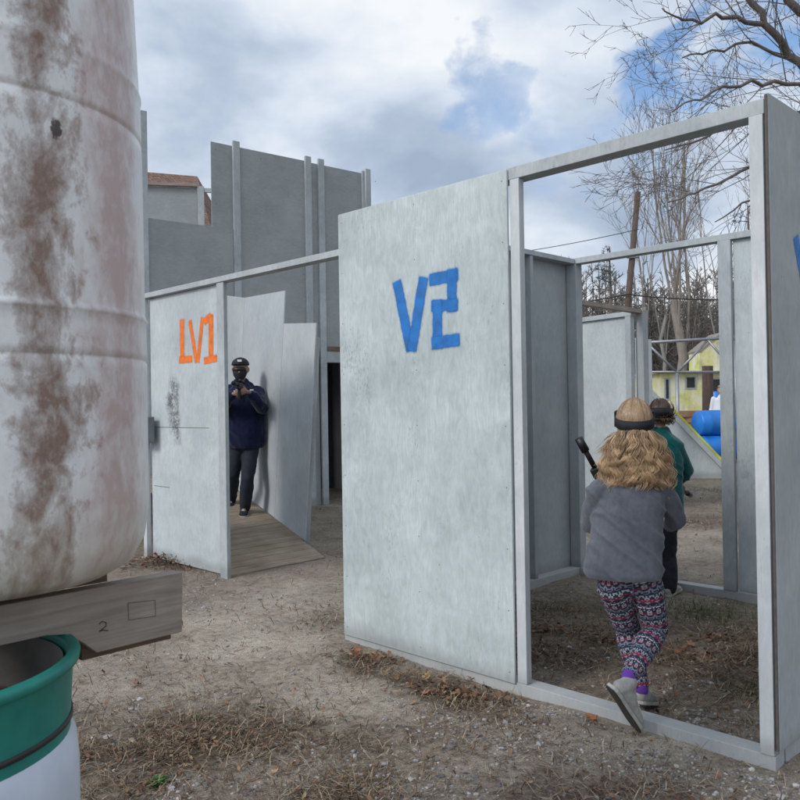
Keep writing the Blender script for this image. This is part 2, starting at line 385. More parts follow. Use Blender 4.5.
g = gp(715, 615); GRN.append((g.x, g.y, .4, .35, .9)); g = gp(755, 690); GRN.append((g.x, g.y, .15, .15, .8)); g = gp(700, 482); GRN.append((g.x, g.y, 1.5, .9, 1.1))
def green(x, y):
    v = 0
    for (a, b, rx, ry, s) in GRN: v = max(v, s * bl(x, y, a, b, rx, ry))
    v = v * (.8 + .9 * fb(x, y, 1.9, 31))
    return max(0, min(1, max(v, sm(24, 40, sqrt(x * x + y * y)) * .7)))
def pale(x, y):       # the trodden path
    v = 0
    for (px, py, rx, ry, s) in PAL: v = max(v, s * bl(x, y, px, py, rx, ry))
    return max(0, min(1, v * (.9 + .6 * fb(x, y, 1.6, 41))))
PAL = []
for (px, py, rx, ry, s) in ((250, 640, .9, .9, 1), (300, 600, .7, .9, .9), (330, 700, .5, .5, .8), (120, 680, .4, .3, .7), (450, 760, .5, .25, .5), (700, 545, 2, 1, .6), (640, 740, .3, .15, .7), (560, 705, .2, .1, .8)):
    g = gp(px, py); PAL.append((g.x, g.y, rx, ry, s))
def axis(lo, hi, step, far, k):
    a = []; x = lo
    while x < hi: a.append(x); x += step
    a.append(hi); st = step; l = lo; h = hi
    while h < far: st *= k; h += st; a.append(h); l -= st; a.append(l)
    return sorted(a)
def build_ground():
    xs = axis(-4.2, 5.2, .045, 420, 1.22); ys = axis(.8, 9.5, .045, 420, 1.2)
    V = []; Cc = []
    for y in ys:
        for x in xs:
            n = abs(x) < 40 and abs(y) < 60
            V.append((x, y, gz(x, y))); Cc.append((litter(x, y), green(x, y), pale(x, y)) if n else (.3, .7, 0))
    W = len(xs); F = [(j * W + i, j * W + i + 1, (j + 1) * W + i + 1, (j + 1) * W + i) for j in range(len(ys) - 1) for i in range(W - 1)]
    m, t, b = newmat('dirt and fine gravel')
    ge = N(t, 'ShaderNodeNewGeometry'); P = ge.outputs['Position']
    at_ = N(t, 'ShaderNodeAttribute'); at_.attribute_name = 'tint'; sx = N(t, 'ShaderNodeSeparateColor'); t.links.new(at_.outputs['Color'], sx.inputs[0])
    n1 = noi(t, P, 1.7, 7, .65, .2, False); n2 = noi(t, P, 22, 6, .7, 0, False); n3 = noi(t, P, 120, 4, .7, 0, False)
    f = math_(t, 'ADD', math_(t, 'MULTIPLY', n1, .35), math_(t, 'ADD', math_(t, 'MULTIPLY', n2, .35), math_(t, 'MULTIPLY', n3, .3)))
    c = ramp(t, f, [(.38, (.12, .091, .068)), (.5, (.275, .225, .175)), (.64, (.46, .39, .315))])
    pm = math_(t, 'MULTIPLY', sx.outputs[2], ramp(t, f, [(.38, .15), (.6, 1)]))
    c = mix(t, pm, c, (.62, .535, .43))
    vo = N(t, 'ShaderNodeTexVoronoi'); vo.inputs['Scale'].default_value = 75; t.links.new(P, vo.inputs['Vector'])
    gm = math_(t, 'MULTIPLY', ramp(t, vo.outputs['Distance'], [(.18, 1), (.38, 0)]), ramp(t, n1, [(.42, 0), (.55, .75)]))
    vc = ramp(t, N(t, 'ShaderNodeSeparateColor').outputs[0], [(0, .2), (1, .4)]) if False else ramp(t, vo.outputs['Color'], [(.2, (.16, .15, .14)), (.85, (.56, .54, .51))])
    c = mix(t, gm, c, vc)
    c = mix(t, math_(t, 'MULTIPLY', sx.outputs[0], ramp(t, n2, [(.35, .95), (.65, .5)])), c, (.075, .048, .033))
    gg = ramp(t, n3, [(.35, (.03, .035, .015)), (.65, (.09, .105, .04))])
    c = mix(t, math_(t, 'MULTIPLY', sx.outputs[1], ramp(t, n2, [(.38, .9), (.62, .2)])), c, gg)
    t.links.new(c, b.inputs['Base Color']); b.inputs['Roughness'].default_value = .95; b.inputs['Specular IOR Level'].default_value = .2
    hh = math_(t, 'ADD', math_(t, 'MULTIPLY', n2, .8), math_(t, 'ADD', math_(t, 'MULTIPLY', n3, .5), math_(t, 'MULTIPLY', gm, .35)))
    bump(t, b, hh, .9, .022)
    me = bpy.data.meshes.new('ground'); me.from_pydata(V, [], F); me.update()
    ca = me.color_attributes.new('tint', 'FLOAT_COLOR', 'POINT')
    for i, q in enumerate(Cc): ca.data[i].color = (*q, 1)
    for p in me.polygons: p.use_smooth = True
    me.materials.append(m); o = bpy.data.objects.new('ground', me); COL.objects.link(o); tag(o, kind='structure')
build_ground()
def hill():
    mb = MB(); n = 60
    for j in range(9):
        for i in range(n + 1):
            x = -320 + 640 * i / n; y = 78 + j * 14; h = (1 - cos(pi * min(1, j / 6))) / 2
            mb.v.append(Vector((x, y, -.3 + h * (10.5 + 3 * nz(x, 0, .02, 3)) + .6 * nz(x, y, .05))))
    for j in range(8):
        for i in range(n): a = j * (n + 1) + i; mb.f.append((a, a + 1, a + n + 2, a + n + 1))
    o = mb.build('hill', flat('leafy hillside', (.09, .078, .066), 1, .4, .2), None, True); tag(o, kind='structure')
hill()

# ---------------------------------------------------------------- walls
def frame_M(p0, p1, off=0.0):
    """local x runs p0->p1, local y is out of the wall on its right-hand (front) side negative"""
    d = Vector((p1[0] - p0[0], p1[1] - p0[1])); a = math.atan2(d.y, d.x); return a, d.length
class Wall:
    def __init__(s, name, label, cat, p0, p1, group=None):
        s.a, s.len = frame_M(p0, p1); s.p0 = Vector((p0[0], p0[1], 0)); s.root = empty(name, label, cat, (p0[0], p0[1], 0), s.a, group)
        s.ux = Vector((cos(s.a), sin(s.a), 0)); s.uy = Vector((-sin(s.a), cos(s.a), 0))
    def box(s, name, lo, hi, mat, parent=None, bevel=.0025, label=None):
        """each board has its own origin, so its grain is its own"""
        mb = MB(); mb.box((0, 0, 0), tuple(hi[i] - lo[i] for i in range(3)))
        o = mb.build(name, M[mat] if isinstance(mat, str) else mat, parent or s.root, bevel=bevel, loc=lo)
        if label: o['label'] = label
        return o
    def uv(s, px, py, y=0.0):
        d = ray(px, py); n = s.uy; o = s.p0 + n * y; c = Vector((0, 0, EYE))
        t = (o - c).dot(n) / d.dot(n); p = c + d * t; q = p - s.p0; return q.dot(s.ux), q.z
    def letters(s, panel, poff, strokes, y, mat, name='painted_letter', wpx=None):
        """strokes of one character, thin paint films a hair proud of the panel"""
        mb = MB()
        for i, (a, b, wd) in enumerate(strokes):
            A = Vector(s.uv(*a, y)); B = Vector(s.uv(*b, y)); d = (B - A); ln = d.length; d.normalize(); n = Vector((-d.y, d.x)); K = 24; A = A - d * wd * .26; ln += wd * .52
            n0 = len(mb.v)
            for k in range(K + 1):
                p = A + d * ln * k / K; vv = min(k, K - k) / K * ln / wd * .72
                for e, u in ((-.5, 0), (0, .5), (.5, 1)):
                    j = 1 + .05 * random.uniform(-1, 1) if e else 1
                    q = p + n * e * wd * 1.3 * j
                    mb.v.append(Vector((q.x - poff[0], y - .0012 - .0004 * i - poff[1], q.y - poff[2]))); mb.uv.append((u, vv))
            for k in range(K):
                for j in range(2): a0 = n0 + k * 3 + j; mb.f.append((a0, a0 + 1, a0 + 4, a0 + 3))
        return mb.build(name, M[mat], panel)
H = 2.44
A = Vector((-.325, 4.74)); B = Vector((1.41, 3.005)); Cc_ = Vector((1.42, 6.47)); D = Vector((3.155, 4.735))
e1 = (B - A).normalized(); e2 = (Cc_ - A).normalized(); S = (B - A).length
# --- front frame with the V2 sheet (local y<0 is the outside, towards the camera)
fw = Wall('panel_wall', 'plywood wall with blue V2 painted on it and an open doorway frame beside', 'wall', A, B)
u0, u1 = fw.uv(341.5, 420, -.04)[0], fw.uv(511, 420, -.04)[0]; u2 = fw.uv(522.5, 420, -.03)[0]; u3 = fw.uv(768, 420, -.034)[0]; S2 = S; S = u3 + .004; TB = H + .002
fw.box('sill', (0, -.03, -.04), (S, .059, .034), 'lumber_pale')
fw.box('top_beam', (0, -.03, TB), (S, .059, TB + .058), 'lumber')
PY = -.044
v2 = fw.box('panel', (u0, PY, .03), (u1, PY + .0135, H + .052), 'ply_white', label='pale worn plywood sheet with blue V2')
fw.box('post', (.0, -.03, .0345), (.038, .059, TB - .0005), 'lumber')
fw.box('post', (u1 + .006, -.03, .0345), (u2, .010, TB - .0005), 'lumber_pale')
fw.box('post', (u3 - .052, -.034, .0345), (u3, .030, TB - .0005), 'lumber_pale')
fw.box('stud', (.6, -.03, .0345), (.638, .059, TB - .0005), 'lumber')
po = (u0, PY, .03)
fw.letters(v2, po, [((397, 282), (410.6, 350), .072), ((423.5, 278), (412, 350), .072)], PY, 'blue_spray')
fw.letters(v2, po, [((430, 280), (457.5, 274.5), .068), ((452, 270), (452, 311), .068), ((432, 306), (457.5, 304.5), .062), ((437.5, 301), (437.5, 347), .068), ((432.5, 343.5), (459, 339.5), .068)], PY, 'blue_spray')
# nail heads on the sheet
mb = MB()
for k in range(9):
    for x in (.03, (u1 - u0) / 2, u1 - u0 - .03): mb.tube([(x, -.001, .05 + k * .295), (x, .003, .05 + k * .295)], .0032, 8)
mb.build('nail', M['greybox'], v2)['label'] = 'row of nail heads'
S = S2
# --- left side wall of the cell, inside face to the right
lw = Wall('panel_wall', 'shaded grey inner side wall of the cell left of the girl', 'wall', A + e2 * .065, Cc_)
SL = lw.len
lw.box('sill', (0, -.045, -.03), (SL - .05, .044, .05), 'lumber_pale')
lw.box('top_beam', (0, -.045, H + .04), (SL - .05, .044, H + .078), 'lumber')
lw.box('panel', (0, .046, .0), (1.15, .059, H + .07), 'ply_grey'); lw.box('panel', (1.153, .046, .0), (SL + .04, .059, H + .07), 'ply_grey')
for x in (0.02, .55, 1.13, 1.75): lw.box('stud', (x, -.04, .0505), (x + .038, .045, H + .0395), 'ply_grey')
# --- back frame: an opening, then a sheet
bw = Wall('panel_wall', 'open grey timber frame at the back of the cell with a plywood sheet right', 'wall', Cc_, D)
bw.box('sill', (-.04, -.045, -.03), (S, .044, .045), 'lumber_pale')
bw.box('top_beam', (-.04, -.045, H + .04), (S, .044, H + .085), 'lumber')
bw.box('post', (-.04, -.045, .0455), (.05, .044, H + .0395), 'ply_grey')
bw.box('post', (1.20, -.048, .0455), (1.29, -.01, H + .0395), 'lumber')
bw.box('panel', (1.293, -.009, .046), (S - .052, .0045, H + .0385), 'ply_lv')
bw.box('stud', (1.85, .0145, .0455), (1.89, .044, H + .0395), 'lumber')
bw.box('post', (S - .05, -.045, .0455), (S, -.001, H + .0395), 'lumber')
# --- right side wall, seen from outside
rw = Wall('panel_wall', 'dark grey outer wall at right edge with a blue painted stroke', 'wall', A + e1 * (u3 - .014) - e2 * .032, D)
rw.box('sill', (.10, -.02, -.03), (S, .069, .05), 'lumber_pale')
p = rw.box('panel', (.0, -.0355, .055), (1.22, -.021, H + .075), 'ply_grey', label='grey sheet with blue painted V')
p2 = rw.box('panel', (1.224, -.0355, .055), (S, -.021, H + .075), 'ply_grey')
rw.box('stud', (.14, -.02, .0505), (.178, .069, H + .06), 'lumber'); rw.box('stud', (1.2, -.02, .0505), (1.25, .069, H + .06), 'lumber')
rw.box('corner_strip', (-.006, -.034, .06), (-.001, -.0225, H + .07), 'gap')
rw.letters(p, (0, -.0355, .055), [((795.5, 238), (812, 330), .06), ((838, 226), (814, 330), .06)], -.0355, 'blue_spray')
# --- LV1 wall and the beam over the passage
LA = Vector((-2.35, 7.46)); LB = Vector((0.05, 5.06)); HL = H - .055
lv = Wall('panel_wall', 'pale plywood wall with orange LV1 painted on it and a beam over the passage', 'wall', LA, LB)
def lx(px): return lv.uv(px, 400)[0]
x1, x2 = lx(221.5), lx(228.6)
lv.box('top_beam', (-.03, -.045, HL + .01), (lv.len - .03, .044, HL + .055), 'lumber')
lv.box('post', (-.03, -.045, -.03), (.03, .0, HL + .0095), 'lumber_pale')
lv.box('post', (x1, -.035, -.03), (x2, .0, HL + .0095), 'lumber')
lp = lv.box('panel', (.06, .0, .0), (x1 - .003, .0135, HL), 'ply_lv', label='pale sheet with orange LV1')
lv.box('post', (.0305, .014, -.03), (.085, .05, HL + .0095), 'ply_grey')
for z, a, b in ((1.2, .1, .74), (.66, .1, .30)):
    lv.box('seam_batten', (a, -.002, z), (x1 * b / 1.0 if b < .74 else x1 - .2, .0, z + .005), 'greybox', bevel=0)
lv.box('junction_box', (lx(149.5), -.13, 1.06), (lx(159), -.0455, 1.30), 'greybox', bevel=.01)
q = (.06, 0, 0)
lv.letters(lp, q, [((182, 320), (182.5, 362), .075), ((179.5, 360), (192, 359), .062)], 0, 'orange_spray')
lv.letters(lp, q, [((190, 321), (196.5, 362), .056), ((202.5, 318), (198, 362), .056)], 0, 'orange_spray')
lv.letters(lp, q, [((204.5, 322), (210.5, 316), .065), ((211, 315), (211, 359), .075), ((204.5, 361), (217, 358), .06)], 0, 'orange_spray')
mb_s = [((174, 378), (170, 408), .15), ((169, 396), (174, 430), .15), ((176, 414), (178, 444), .12), ((177, 384), (177, 425), .10)]
lv.letters(lp, q, mb_s, 0, 'soot', 'scuff_mark')

# --- ramp and its side boards
P0 = Vector((-.70, 7.26, 0)); th = R(30); rd = Vector((-sin(th), cos(th), 0)); SL_ = .165
def rpt(t, w=0, h=0):                 # along the right edge, across to the left, up the normal
    al = math.atan(SL_); dirv = Vector((rd.x * cos(al), rd.y * cos(al), sin(al))); nrm = Vector((-rd.x * sin(al), -rd.y * sin(al), cos(al)))
    lef = Vector((-.707, -.707, 0)); return P0 + dirv * t + lef * w + nrm * h
rp = empty('ramp', 'plywood ramp rising behind the LV1 wall under the standing man', 'ramp', P0)
nr = 0; t_ = 0.0
mb = MB()
while t_ < 3.4:
    a, b = t_, t_ + .134
    pts = [rpt(a, 0, -.03), rpt(b, 0, -.03), rpt(b, 1.0, -.03), rpt(a, 1.0, -.03)]
    mb.poly([p - P0 for p in reversed(pts)], .03, rpt(0, 0, 1) - rpt(0, 0, 0)); t_ += .14
o = mb.build('deck', M['ramp_wood'], rp); 
mb = MB(); mb.poly([rpt(.1, .02, -.034) - P0, rpt(3.4, .02, -.034) - P0, rpt(3.4, .02, -.034) - P0 - Vector((0, 0, .55)), rpt(.1, .02, -.034) - P0 - Vector((0, 0, .06))], .04, (-.707, -.707, 0)); mb.build('skirt', M['old_wood'], rp)
def sideboard(t0, t1, Lh0, Lh1, h0=.01):
    mb = MB(); n = Vector((rd.y, -rd.x, 0))
    pts = [rpt(t0, 0, h0), rpt(t1, 0, h0), rpt(t1, 0, Lh1), rpt(t0, 0, Lh0)]
    mb.poly([p - P0 for p in pts], .013, n); return mb
for args in ((.47, 1.27, 2.09, 2.03), (1.274, 2.49, 2.36, 2.24), (2.494, 3.4, 2.24, 2.24)):
    sideboard(*args).build('side_panel', M['ply_ramp'], rp)
mb = MB()
for t0 in (.5, 1.27, 2.49): mb.poly([rpt(t0, -.016, -.05) - P0, rpt(t0 + .05, -.016, -.05) - P0, rpt(t0 + .05, -.016, 1.95) - P0, rpt(t0, -.016, 1.95) - P0], .05, (rd.y, -rd.x, 0))
mb.build('brace', M['lumber'], rp)

# --- tall wall behind, with the dark doorway
W0 = Vector((-3.32, 9.53)); wd_ = Vector((.785, .62)).normalized(); W1 = W0 + wd_ * 3.66
tw = Wall('panel_wall', 'tall two storey grey plywood wall with batten posts behind the ramp', 'wall', W0, W1)
def tx(px): return tw.uv(px, 300)[0]
a, b, c, d, e = tx(213), tx(234), tx(306), tx(319), tx(363)
HT = 4.80
mbn = MB()
for z_ in (.3, 1.1, 1.9, 2.42, 2.46, 3.2, 4.0, 4.7):
    for x_ in (a + .04, (a + c) / 2, c - .05, d + .5, d + 1.0): mbn.box((x_ + .004 * z_, -.002, z_), (x_ + .004 * z_ + .011, .001, z_ + .011))
mbn.build('screw', M['greybox'], tw.root)['label'] = 'screw heads in rows'
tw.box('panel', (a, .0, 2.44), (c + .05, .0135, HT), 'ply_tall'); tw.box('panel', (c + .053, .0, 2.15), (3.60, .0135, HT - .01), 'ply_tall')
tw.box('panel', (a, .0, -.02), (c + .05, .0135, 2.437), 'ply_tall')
tw.box('post', (b, -.04, -.02), (b + .095, -.001, HT + .06), 'lumber'); tw.box('post', (c, -.04, -.02), (c + .095, -.001, HT + .06), 'lumber')
tw.box('post', (d, -.04, -.02), (d + .095, -.001, HT + .06), 'lumber'); tw.box('post', (e, -.03, -.02), (e + .06, -.001, HT + .02), 'lumber')
tw.box('post', (3.61, -.06, -.02), (3.70, .05, HT + .05), 'lumber'); tw.box('door_header', (d + .098, -.035, 1.99), (3.60, .10, 2.149), 'lumber'); tw.box('header_board', (d + .098, -.045, 2.15), (d + .35, -.001, 2.215), 'brown_wood')
tw.box('post', (c + .098, .014, -.02), (d - .003, .05, 2.4), 'ply_tall')
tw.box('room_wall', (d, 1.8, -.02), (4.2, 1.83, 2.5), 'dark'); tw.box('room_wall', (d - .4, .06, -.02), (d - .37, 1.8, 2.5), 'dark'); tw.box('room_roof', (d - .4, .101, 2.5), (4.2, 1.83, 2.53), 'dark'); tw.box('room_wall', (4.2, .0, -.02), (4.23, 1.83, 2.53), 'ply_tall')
sw = Wall('panel_wall', 'lower grey plywood wall between the tank and the tall wall', 'wall', W0 - Vector((.03, -.03)) * 0, W0 + wd_ * .05)
xl = tw.uv(148, 300)[0]
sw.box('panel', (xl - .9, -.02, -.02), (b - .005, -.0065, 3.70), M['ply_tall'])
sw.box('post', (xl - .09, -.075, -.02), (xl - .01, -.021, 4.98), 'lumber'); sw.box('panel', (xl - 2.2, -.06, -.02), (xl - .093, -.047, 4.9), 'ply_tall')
# grey screen and shingled hut behind
hb = Wall('panel_wall', 'far grey wall panel with post in front of the shingled roof', 'wall', at(90, 300, 14.6).xy, at(204, 300, 15.0).xy)
zt = at(175, 187, 14.9).z
hb.box('panel', (0, 0, 0), (hb.len - .1, .02, zt), 'ply_tall'); hb.box('post', (hb.len - .09, -.06, 0), (hb.len + .03, .03, zt + .02), 'lumber'); hb.box('top_beam', (-.1, -.08, zt + .005), (hb.len - .1, -.001, zt + .06), 'old_wood')
hb.box('crossbar', (hb.len + .033, -.05, zt - .09), (hb.len + 1.1, .0, zt - .01), 'lumber'); hb.box('stud', (hb.len + .28, .02, 0), (hb.len + .36, .09, zt - .75), 'lumber')
m, t, bs = newmat('red brown shingles'); v = coords(t, 'Object'); br = N(t, 'ShaderNodeTexBrick'); br.inputs['Scale'].default_value = 7; br.inputs['Mortar Size'].default_value = .03
br.inputs['Color1'].default_value = (.17, .085, .06, 1); br.inputs['Color2'].default_value = (.28, .17, .13, 1); br.inputs['Mortar'].default_value = (.05, .04, .035, 1)
rx_ = N(t, 'ShaderNodeMapping'); rx_.inputs['Rotation'].default_value = (R(90), 0, 0); t.links.new(v, rx_.inputs[0]); t.links.new(rx_.outputs[0], br.inputs[0]); t.links.new(br.outputs[0], bs.inputs['Base Color']); bs.inputs['Roughness'].default_value = .9; M['shingle'] = m
ht = empty('hut', 'small hut with red brown shingled roof showing over the grey walls', 'hut', (-4.9, 17.2, 0))
mb = MB(); mb.box((-2.2, -1.3, 0), (1.0, 1.5, 4.9)); mb.build('wall', M['shingle'], ht)
r1 = at(120, 166, 17.2); r2 = at(196, 175, 17.2); o_ = Vector((-4.9, 17.2, 0)); mb = MB()
ez = 4.92; cs = [Vector((-2.5, -1.6, ez)), Vector((1.25, -1.6, ez)), Vector((1.25, 1.8, ez)), Vector((-2.5, 1.8, ez))]; ra = Vector((-1.6, .1, r1.z)); rb = r2 - o_
mb.v = cs + [ra, Vector((rb.x, .1, rb.z))]; mb.f = [(0, 1, 5, 4), (1, 2, 5), (2, 3, 4, 5), (3, 0, 4), (3, 2, 1, 0)]; mb.build('roof', M['shingle'], ht)
mb = MB(); mb.box((-2.5, -1.68, ez - .12), (1.3, -1.605, ez + .02)); mb.build('fascia', M['old_wood'], ht)

# --- further cells seen through the opening
fc = Wall('panel_wall', 'pale grey plywood wall behind the girl, beyond the cell', 'wall', (2.10, 10.9), (2.85, 9.72))
fc.box('panel', (-.4, .0, .0), (fc.len - .1, .013, H - .03), 'ply_lv'); fc.box('top_beam', (-.4, -.04, H - .028), (fc.len, .04, H + .03), 'lumber'); fc.box('post', (fc.len - .097, -.04, 0), (fc.len - .01, .03, H - .03), 'lumber')
fb_ = Wall('panel_wall', 'grey open frame with top beam in front of the utility pole', 'wall', (1.75, 8.55), (2.93, 9.75))
fb_.box('top_beam', (-.1, -.04, H + .0), (fb_.len, .04, H + .05), 'old_wood'); fb_.box('post', (fb_.len + .002, -.05, 0), (fb_.len + .13, .05, H + .04), 'ply_grey'); fb_.box('post', (-.1, -.04, 0), (-.02, .04, H - .001), 'ply_grey')
pp = at(642, 400, 13.4)
tp = empty('timber_post', 'pale square timber post left of the pipe frame', 'post', (pp.x, pp.y, 0))
mb = MB(); mb.box((-.085, -.05, 0), (.085, .05, H)); mb.build('shaft', M['lumber_pale'], tp, bevel=.004); mb = MB(); mb.box((.087, -.06, 0), (.16, .04, H - .04)); mb.build('side_board', M['ply_grey'], tp, bevel=.004)
# sloping barricade
gq = gp(722, 476); YB = 14.3
q0, q1 = at(645, 389, YB), at(729, 489, YB - .3)
bk = empty('barricade', 'sloping grey barricade with yellow painted top edge by the blue barrels', 'barricade', (q0.x, q0.y, 0))
q0l = Vector((0, 0, q0.z)); q1l = Vector((q1.x - q0.x, q1.y - q0.y, 0.03))
nrm = Vector((-(q1l.y), q1l.x, 0)).normalized()
mb = MB(); mb.poly([Vector((-.15, 0, -.02)), Vector((q1l.x + .10, q1l.y, -.02)), q0l + Vector((0, 0, .09)), Vector((-.15, 0, q0.z + .16))], .02, nrm); mb.build('panel', M['ply_lv'], bk)
dd = (q1l - q0l).normalized(); up = nrm.cross(dd); up = up if up.z > 0 else -up
mb = MB(); mb.poly([q0l - nrm * .10, q1l - nrm * .10, q1l - nrm * .10 + up * .08, q0l - nrm * .10 + up * .08], .099, nrm); mb.build('edge_board', M['lumber'], bk)
mb = MB(); mb.poly([q0l.lerp(q1l, .27) - nrm * .09 + up * .084, q1l - nrm * .09 + up * .084, q1l - nrm * .09 + up * .125, q0l.lerp(q1l, .27) - nrm * .09 + up * .125], .06, nrm); mb.build('yellow_strip', M['yellow_paint'], bk)
# galvanised pipe frame
YF = 19.0
pf = empty('pipe_frame', 'galvanised pipe truss frame standing in front of the yellow green building', 'frame', (at(677, 400, YF).x, YF, 0)); O = Vector(pf.location)
def P_(px, py, dy=0): return at(px, py, YF + dy) - O
for (a_, b_, r_) in (((640, 343), (735, 337.5), .05), ((640, 372), (735, 372), .04), ((647, 343), (677, 373), .04), ((677, 373), (708, 340), .04), ((708, 340), (735, 372), .04)):
    mb = MB(); mb.tube([P_(*a_), P_(*b_)], r_ * .75, 8); mb.build('pipe', M['metal'], pf, True)
for px in (640, 677, 735):
    top = P_(px, 373 if px == 677 else 341); mb = MB(); mb.tube([Vector((top.x, top.y, 0)), top], .045, 8); mb.build('pole', M['metal'], pf, True)
# blue barrels
def barrel(name, label, loc, ry=0, rz=0, mat='blue_plastic', group='blue plastic barrels lying in a stack'):
    r = empty(name, label, 'barrel', loc, 0, group); r.rotation_euler = (0, ry, rz)
    mb = MB(); mb.lathe([(.0, 0), (.25, 0), (.275, .03), (.285, .2), (.295, .215), (.285, .23), (.29, .45), (.285, .62), (.295, .635), (.285, .65), (.275, .85), (.25, .88), (.24, .87), (0, .87)], 28)
    mb.build('shell', M[mat], r, True); mb = MB(); mb.tube([(.13, 0, .872), (.13, 0, .895)], .035, 12); mb.build('bung', M['black'], r, True); return r
bY = 17.6
for i, (px, lay, label) in enumerate(((694, 0, 'lower left blue barrel lying on its side at the grass'), (738, 0, 'lower right blue barrel mostly behind the frame post'), (699, 1, 'upper blue barrel lying on top of the others'))):
    bx_ = at(px, 450, bY); barrel('barrel', label, (bx_.x, bY - (.0 if lay == 0 else -.1), .3 + lay * .56), R(90), R(8))
# pallets in a pile
pY = 21.0; px0 = at(690, 420, pY)
for k in range(7):
    r = empty('pallet', 'wooden pallet, %s, in the pile left of the blue barrels' % ['lowest', 'second from the ground', 'third from the ground', 'fourth and middle one', 'third from the top', 'second from the top', 'topmost'][k], 'pallet', (px0.x + random.uniform(-.12, .12) - .2, pY, .03 + k * .158), random.uniform(-.15, .15), 'pallets piled by the barrels')
    mb = MB()
    for j in range(6): mb.box((-.85, -.6 + j * .205, .1), (.85, -.47 + j * .205, .122))
    mb.build('deck_board', M['pallet'], r); mb = MB()
    for j in range(3): mb.box((-.85, -.6 + j * .53, -.0), (.85, -.51 + j * .53, .099))
    mb.build('runner', M['pallet'], r); mb = MB()
    for j in range(3): mb.box((-.85, -.6 + j * .5, -.022), (.85, -.5 + j * .5, -.001))
    mb.build('bottom_board', M['pallet'], r)
wp = at(707, 400, 20); o = MB(); o.tube([(0, 0, 0), (.03, 0, at(707, 366, 20).z)], .14, 8); tag(o.build('timber_post', M['pole_wood'], None, loc=(wp.x, 20, 0)), 'stout dark brown timber post among the pallets', 'post')
# yellow green building
YH = 32.0
m, t, bs = newmat('yellow green weathered paint'); v = coords(t); n = noi(t, v, 1.2, 6, .65); n2 = noi(t, coords(t, 'Object', (1, 1, .2)), 6, 5)
cc = ramp(t, n, [(.36, (.52, .54, .14)), (.45, (.68, .66, .28)), (.53, (.76, .73, .54))]); cc = mix(t, ramp(t, n2, [(.5, 0), (.7, .6)]), cc, (.36, .35, .28))
t.links.new(cc, bs.inputs['Base Color']); bs.inputs['Roughness'].default_value = .85; M['lime'] = m
hx = at(661, 400, YH).x; ho = empty('building', 'yellow green building with a raised gable, beyond the blue barrels', 'building', (hx, YH, 0))
def PH(px, py): return at(px, py, YH) - Vector((hx, YH, 0))
zl = PH(690, 373).z; gx0 = PH(698, 380).x; gx1 = gx0 + 3.4; gz0 = PH(700, 352).z; gz1 = PH(708, 341).z
mb = MB(); mb.box((0, 0, 0), (6.6, 4, zl)); mb.build('wall', M['lime'], ho)
mb = MB(); mb.poly([Vector((gx0 + .1, -.01, zl + .06)), Vector((gx0 + 1.9, -.01, zl + .06)), Vector((gx0 + 1.9, -.01, gz0)), Vector((gx0 + .95, -.01, gz1 + .25)), Vector((gx0 + .1, -.01, gz0))], 1.25, (0, 1, 0)); mb.build('gable', M['lime'], ho)
mb = MB()
for s_, xa in ((1, gx0 + .08), (-1, gx0 + 2.0)):
    mb.poly([Vector((xa, -.05, gz0 - .02)), Vector((gx0 + .95, -.05, gz1 + .27)), Vector((gx0 + .95, -.05, gz1 + .33)), Vector((xa - .03 * s_, -.05, gz0 + .05))], 1.3, (0, 1, 0))
mb.build('gable_roof', M['old_wood'], ho)
mb = MB(); mb.box((-.2, -.3, zl + .003), (6.8, 4.2, zl + .055)); mb.build('roof', M['lumber_pale'], ho)
for (a_, b_) in (((685, 376), (696, 389)), ((664, 378), (670, 400)), ((709, 378), (722, 396))):
    p0, p1 = PH(*a_), PH(*b_); w_ = MB(); w_.box((p0.x, -.03, p1.z), (p1.x, -.001, p0.z)); wnd = w_.build('window', M['lumber'], ho)
    w_ = MB(); w_.box((p0.x + .06, -.045, p1.z + .06), (p1.x - .06, -.031, p0.z - .06)); w_.build('pane', M['dark'], wnd)
bb = at(716, 395, 24); barrel('barrel', 'upright blue barrel in front of the yellow green building', (bb.x, 24, .75), 0, 0, group=None)
st = MB(); st.box((-.5, -.4, 0), (.5, .4, .747)); tag(st.build('crate', M['pallet'], None, loc=(bb.x, 24, 0)), 'wooden crate under the upright blue barrel', 'crate')

# ---------------------------------------------------------------- foreground tank, board, drum
m, t, bs = newmat('stained white polyethylene'); v = coords(t); sx = N(t, 'ShaderNodeSeparateXYZ'); t.links.new(v, sx.inputs[0])
ang = math_(t, 'ARCTAN2', sx.outputs[1], sx.outputs[0])
cbv = N(t, 'ShaderNodeCombineXYZ'); t.links.new(ang, cbv.inputs[0]); t.links.new(math_(t, 'MULTIPLY', sx.outputs[2], 2.2), cbv.inputs[1])
def polarn(sc_, det, zs, off, dist=.0):
    mp = N(t, 'ShaderNodeMapping'); mp.inputs['Scale'].default_value = (1, zs, 1); mp.inputs['Location'].default_value = (off, off * .7, 0); t.links.new(cbv.outputs[0], mp.inputs[0]); return noi(t, mp.outputs[0], sc_, det, .68, dist, False)
s1 = polarn(2.6, 9, .8, 2.3, .4); s2 = polarn(11, 8, .8, 5.1, .3); s3 = polarn(40, 5, .9, 1.0)
def band(c0, wdt):
    x = math_(t, 'DIVIDE', math_(t, 'SUBTRACT', ang, c0), wdt); return math_(t, 'POWER', 2.718, math_(t, 'MULTIPLY', math_(t, 'MULTIPLY', x, x), -1))
TA1, TA2 = -.73, -.24
st1 = math_(t, 'ADD', math_(t, 'MULTIPLY', s1, .75), math_(t, 'MULTIPLY', s2, .5))
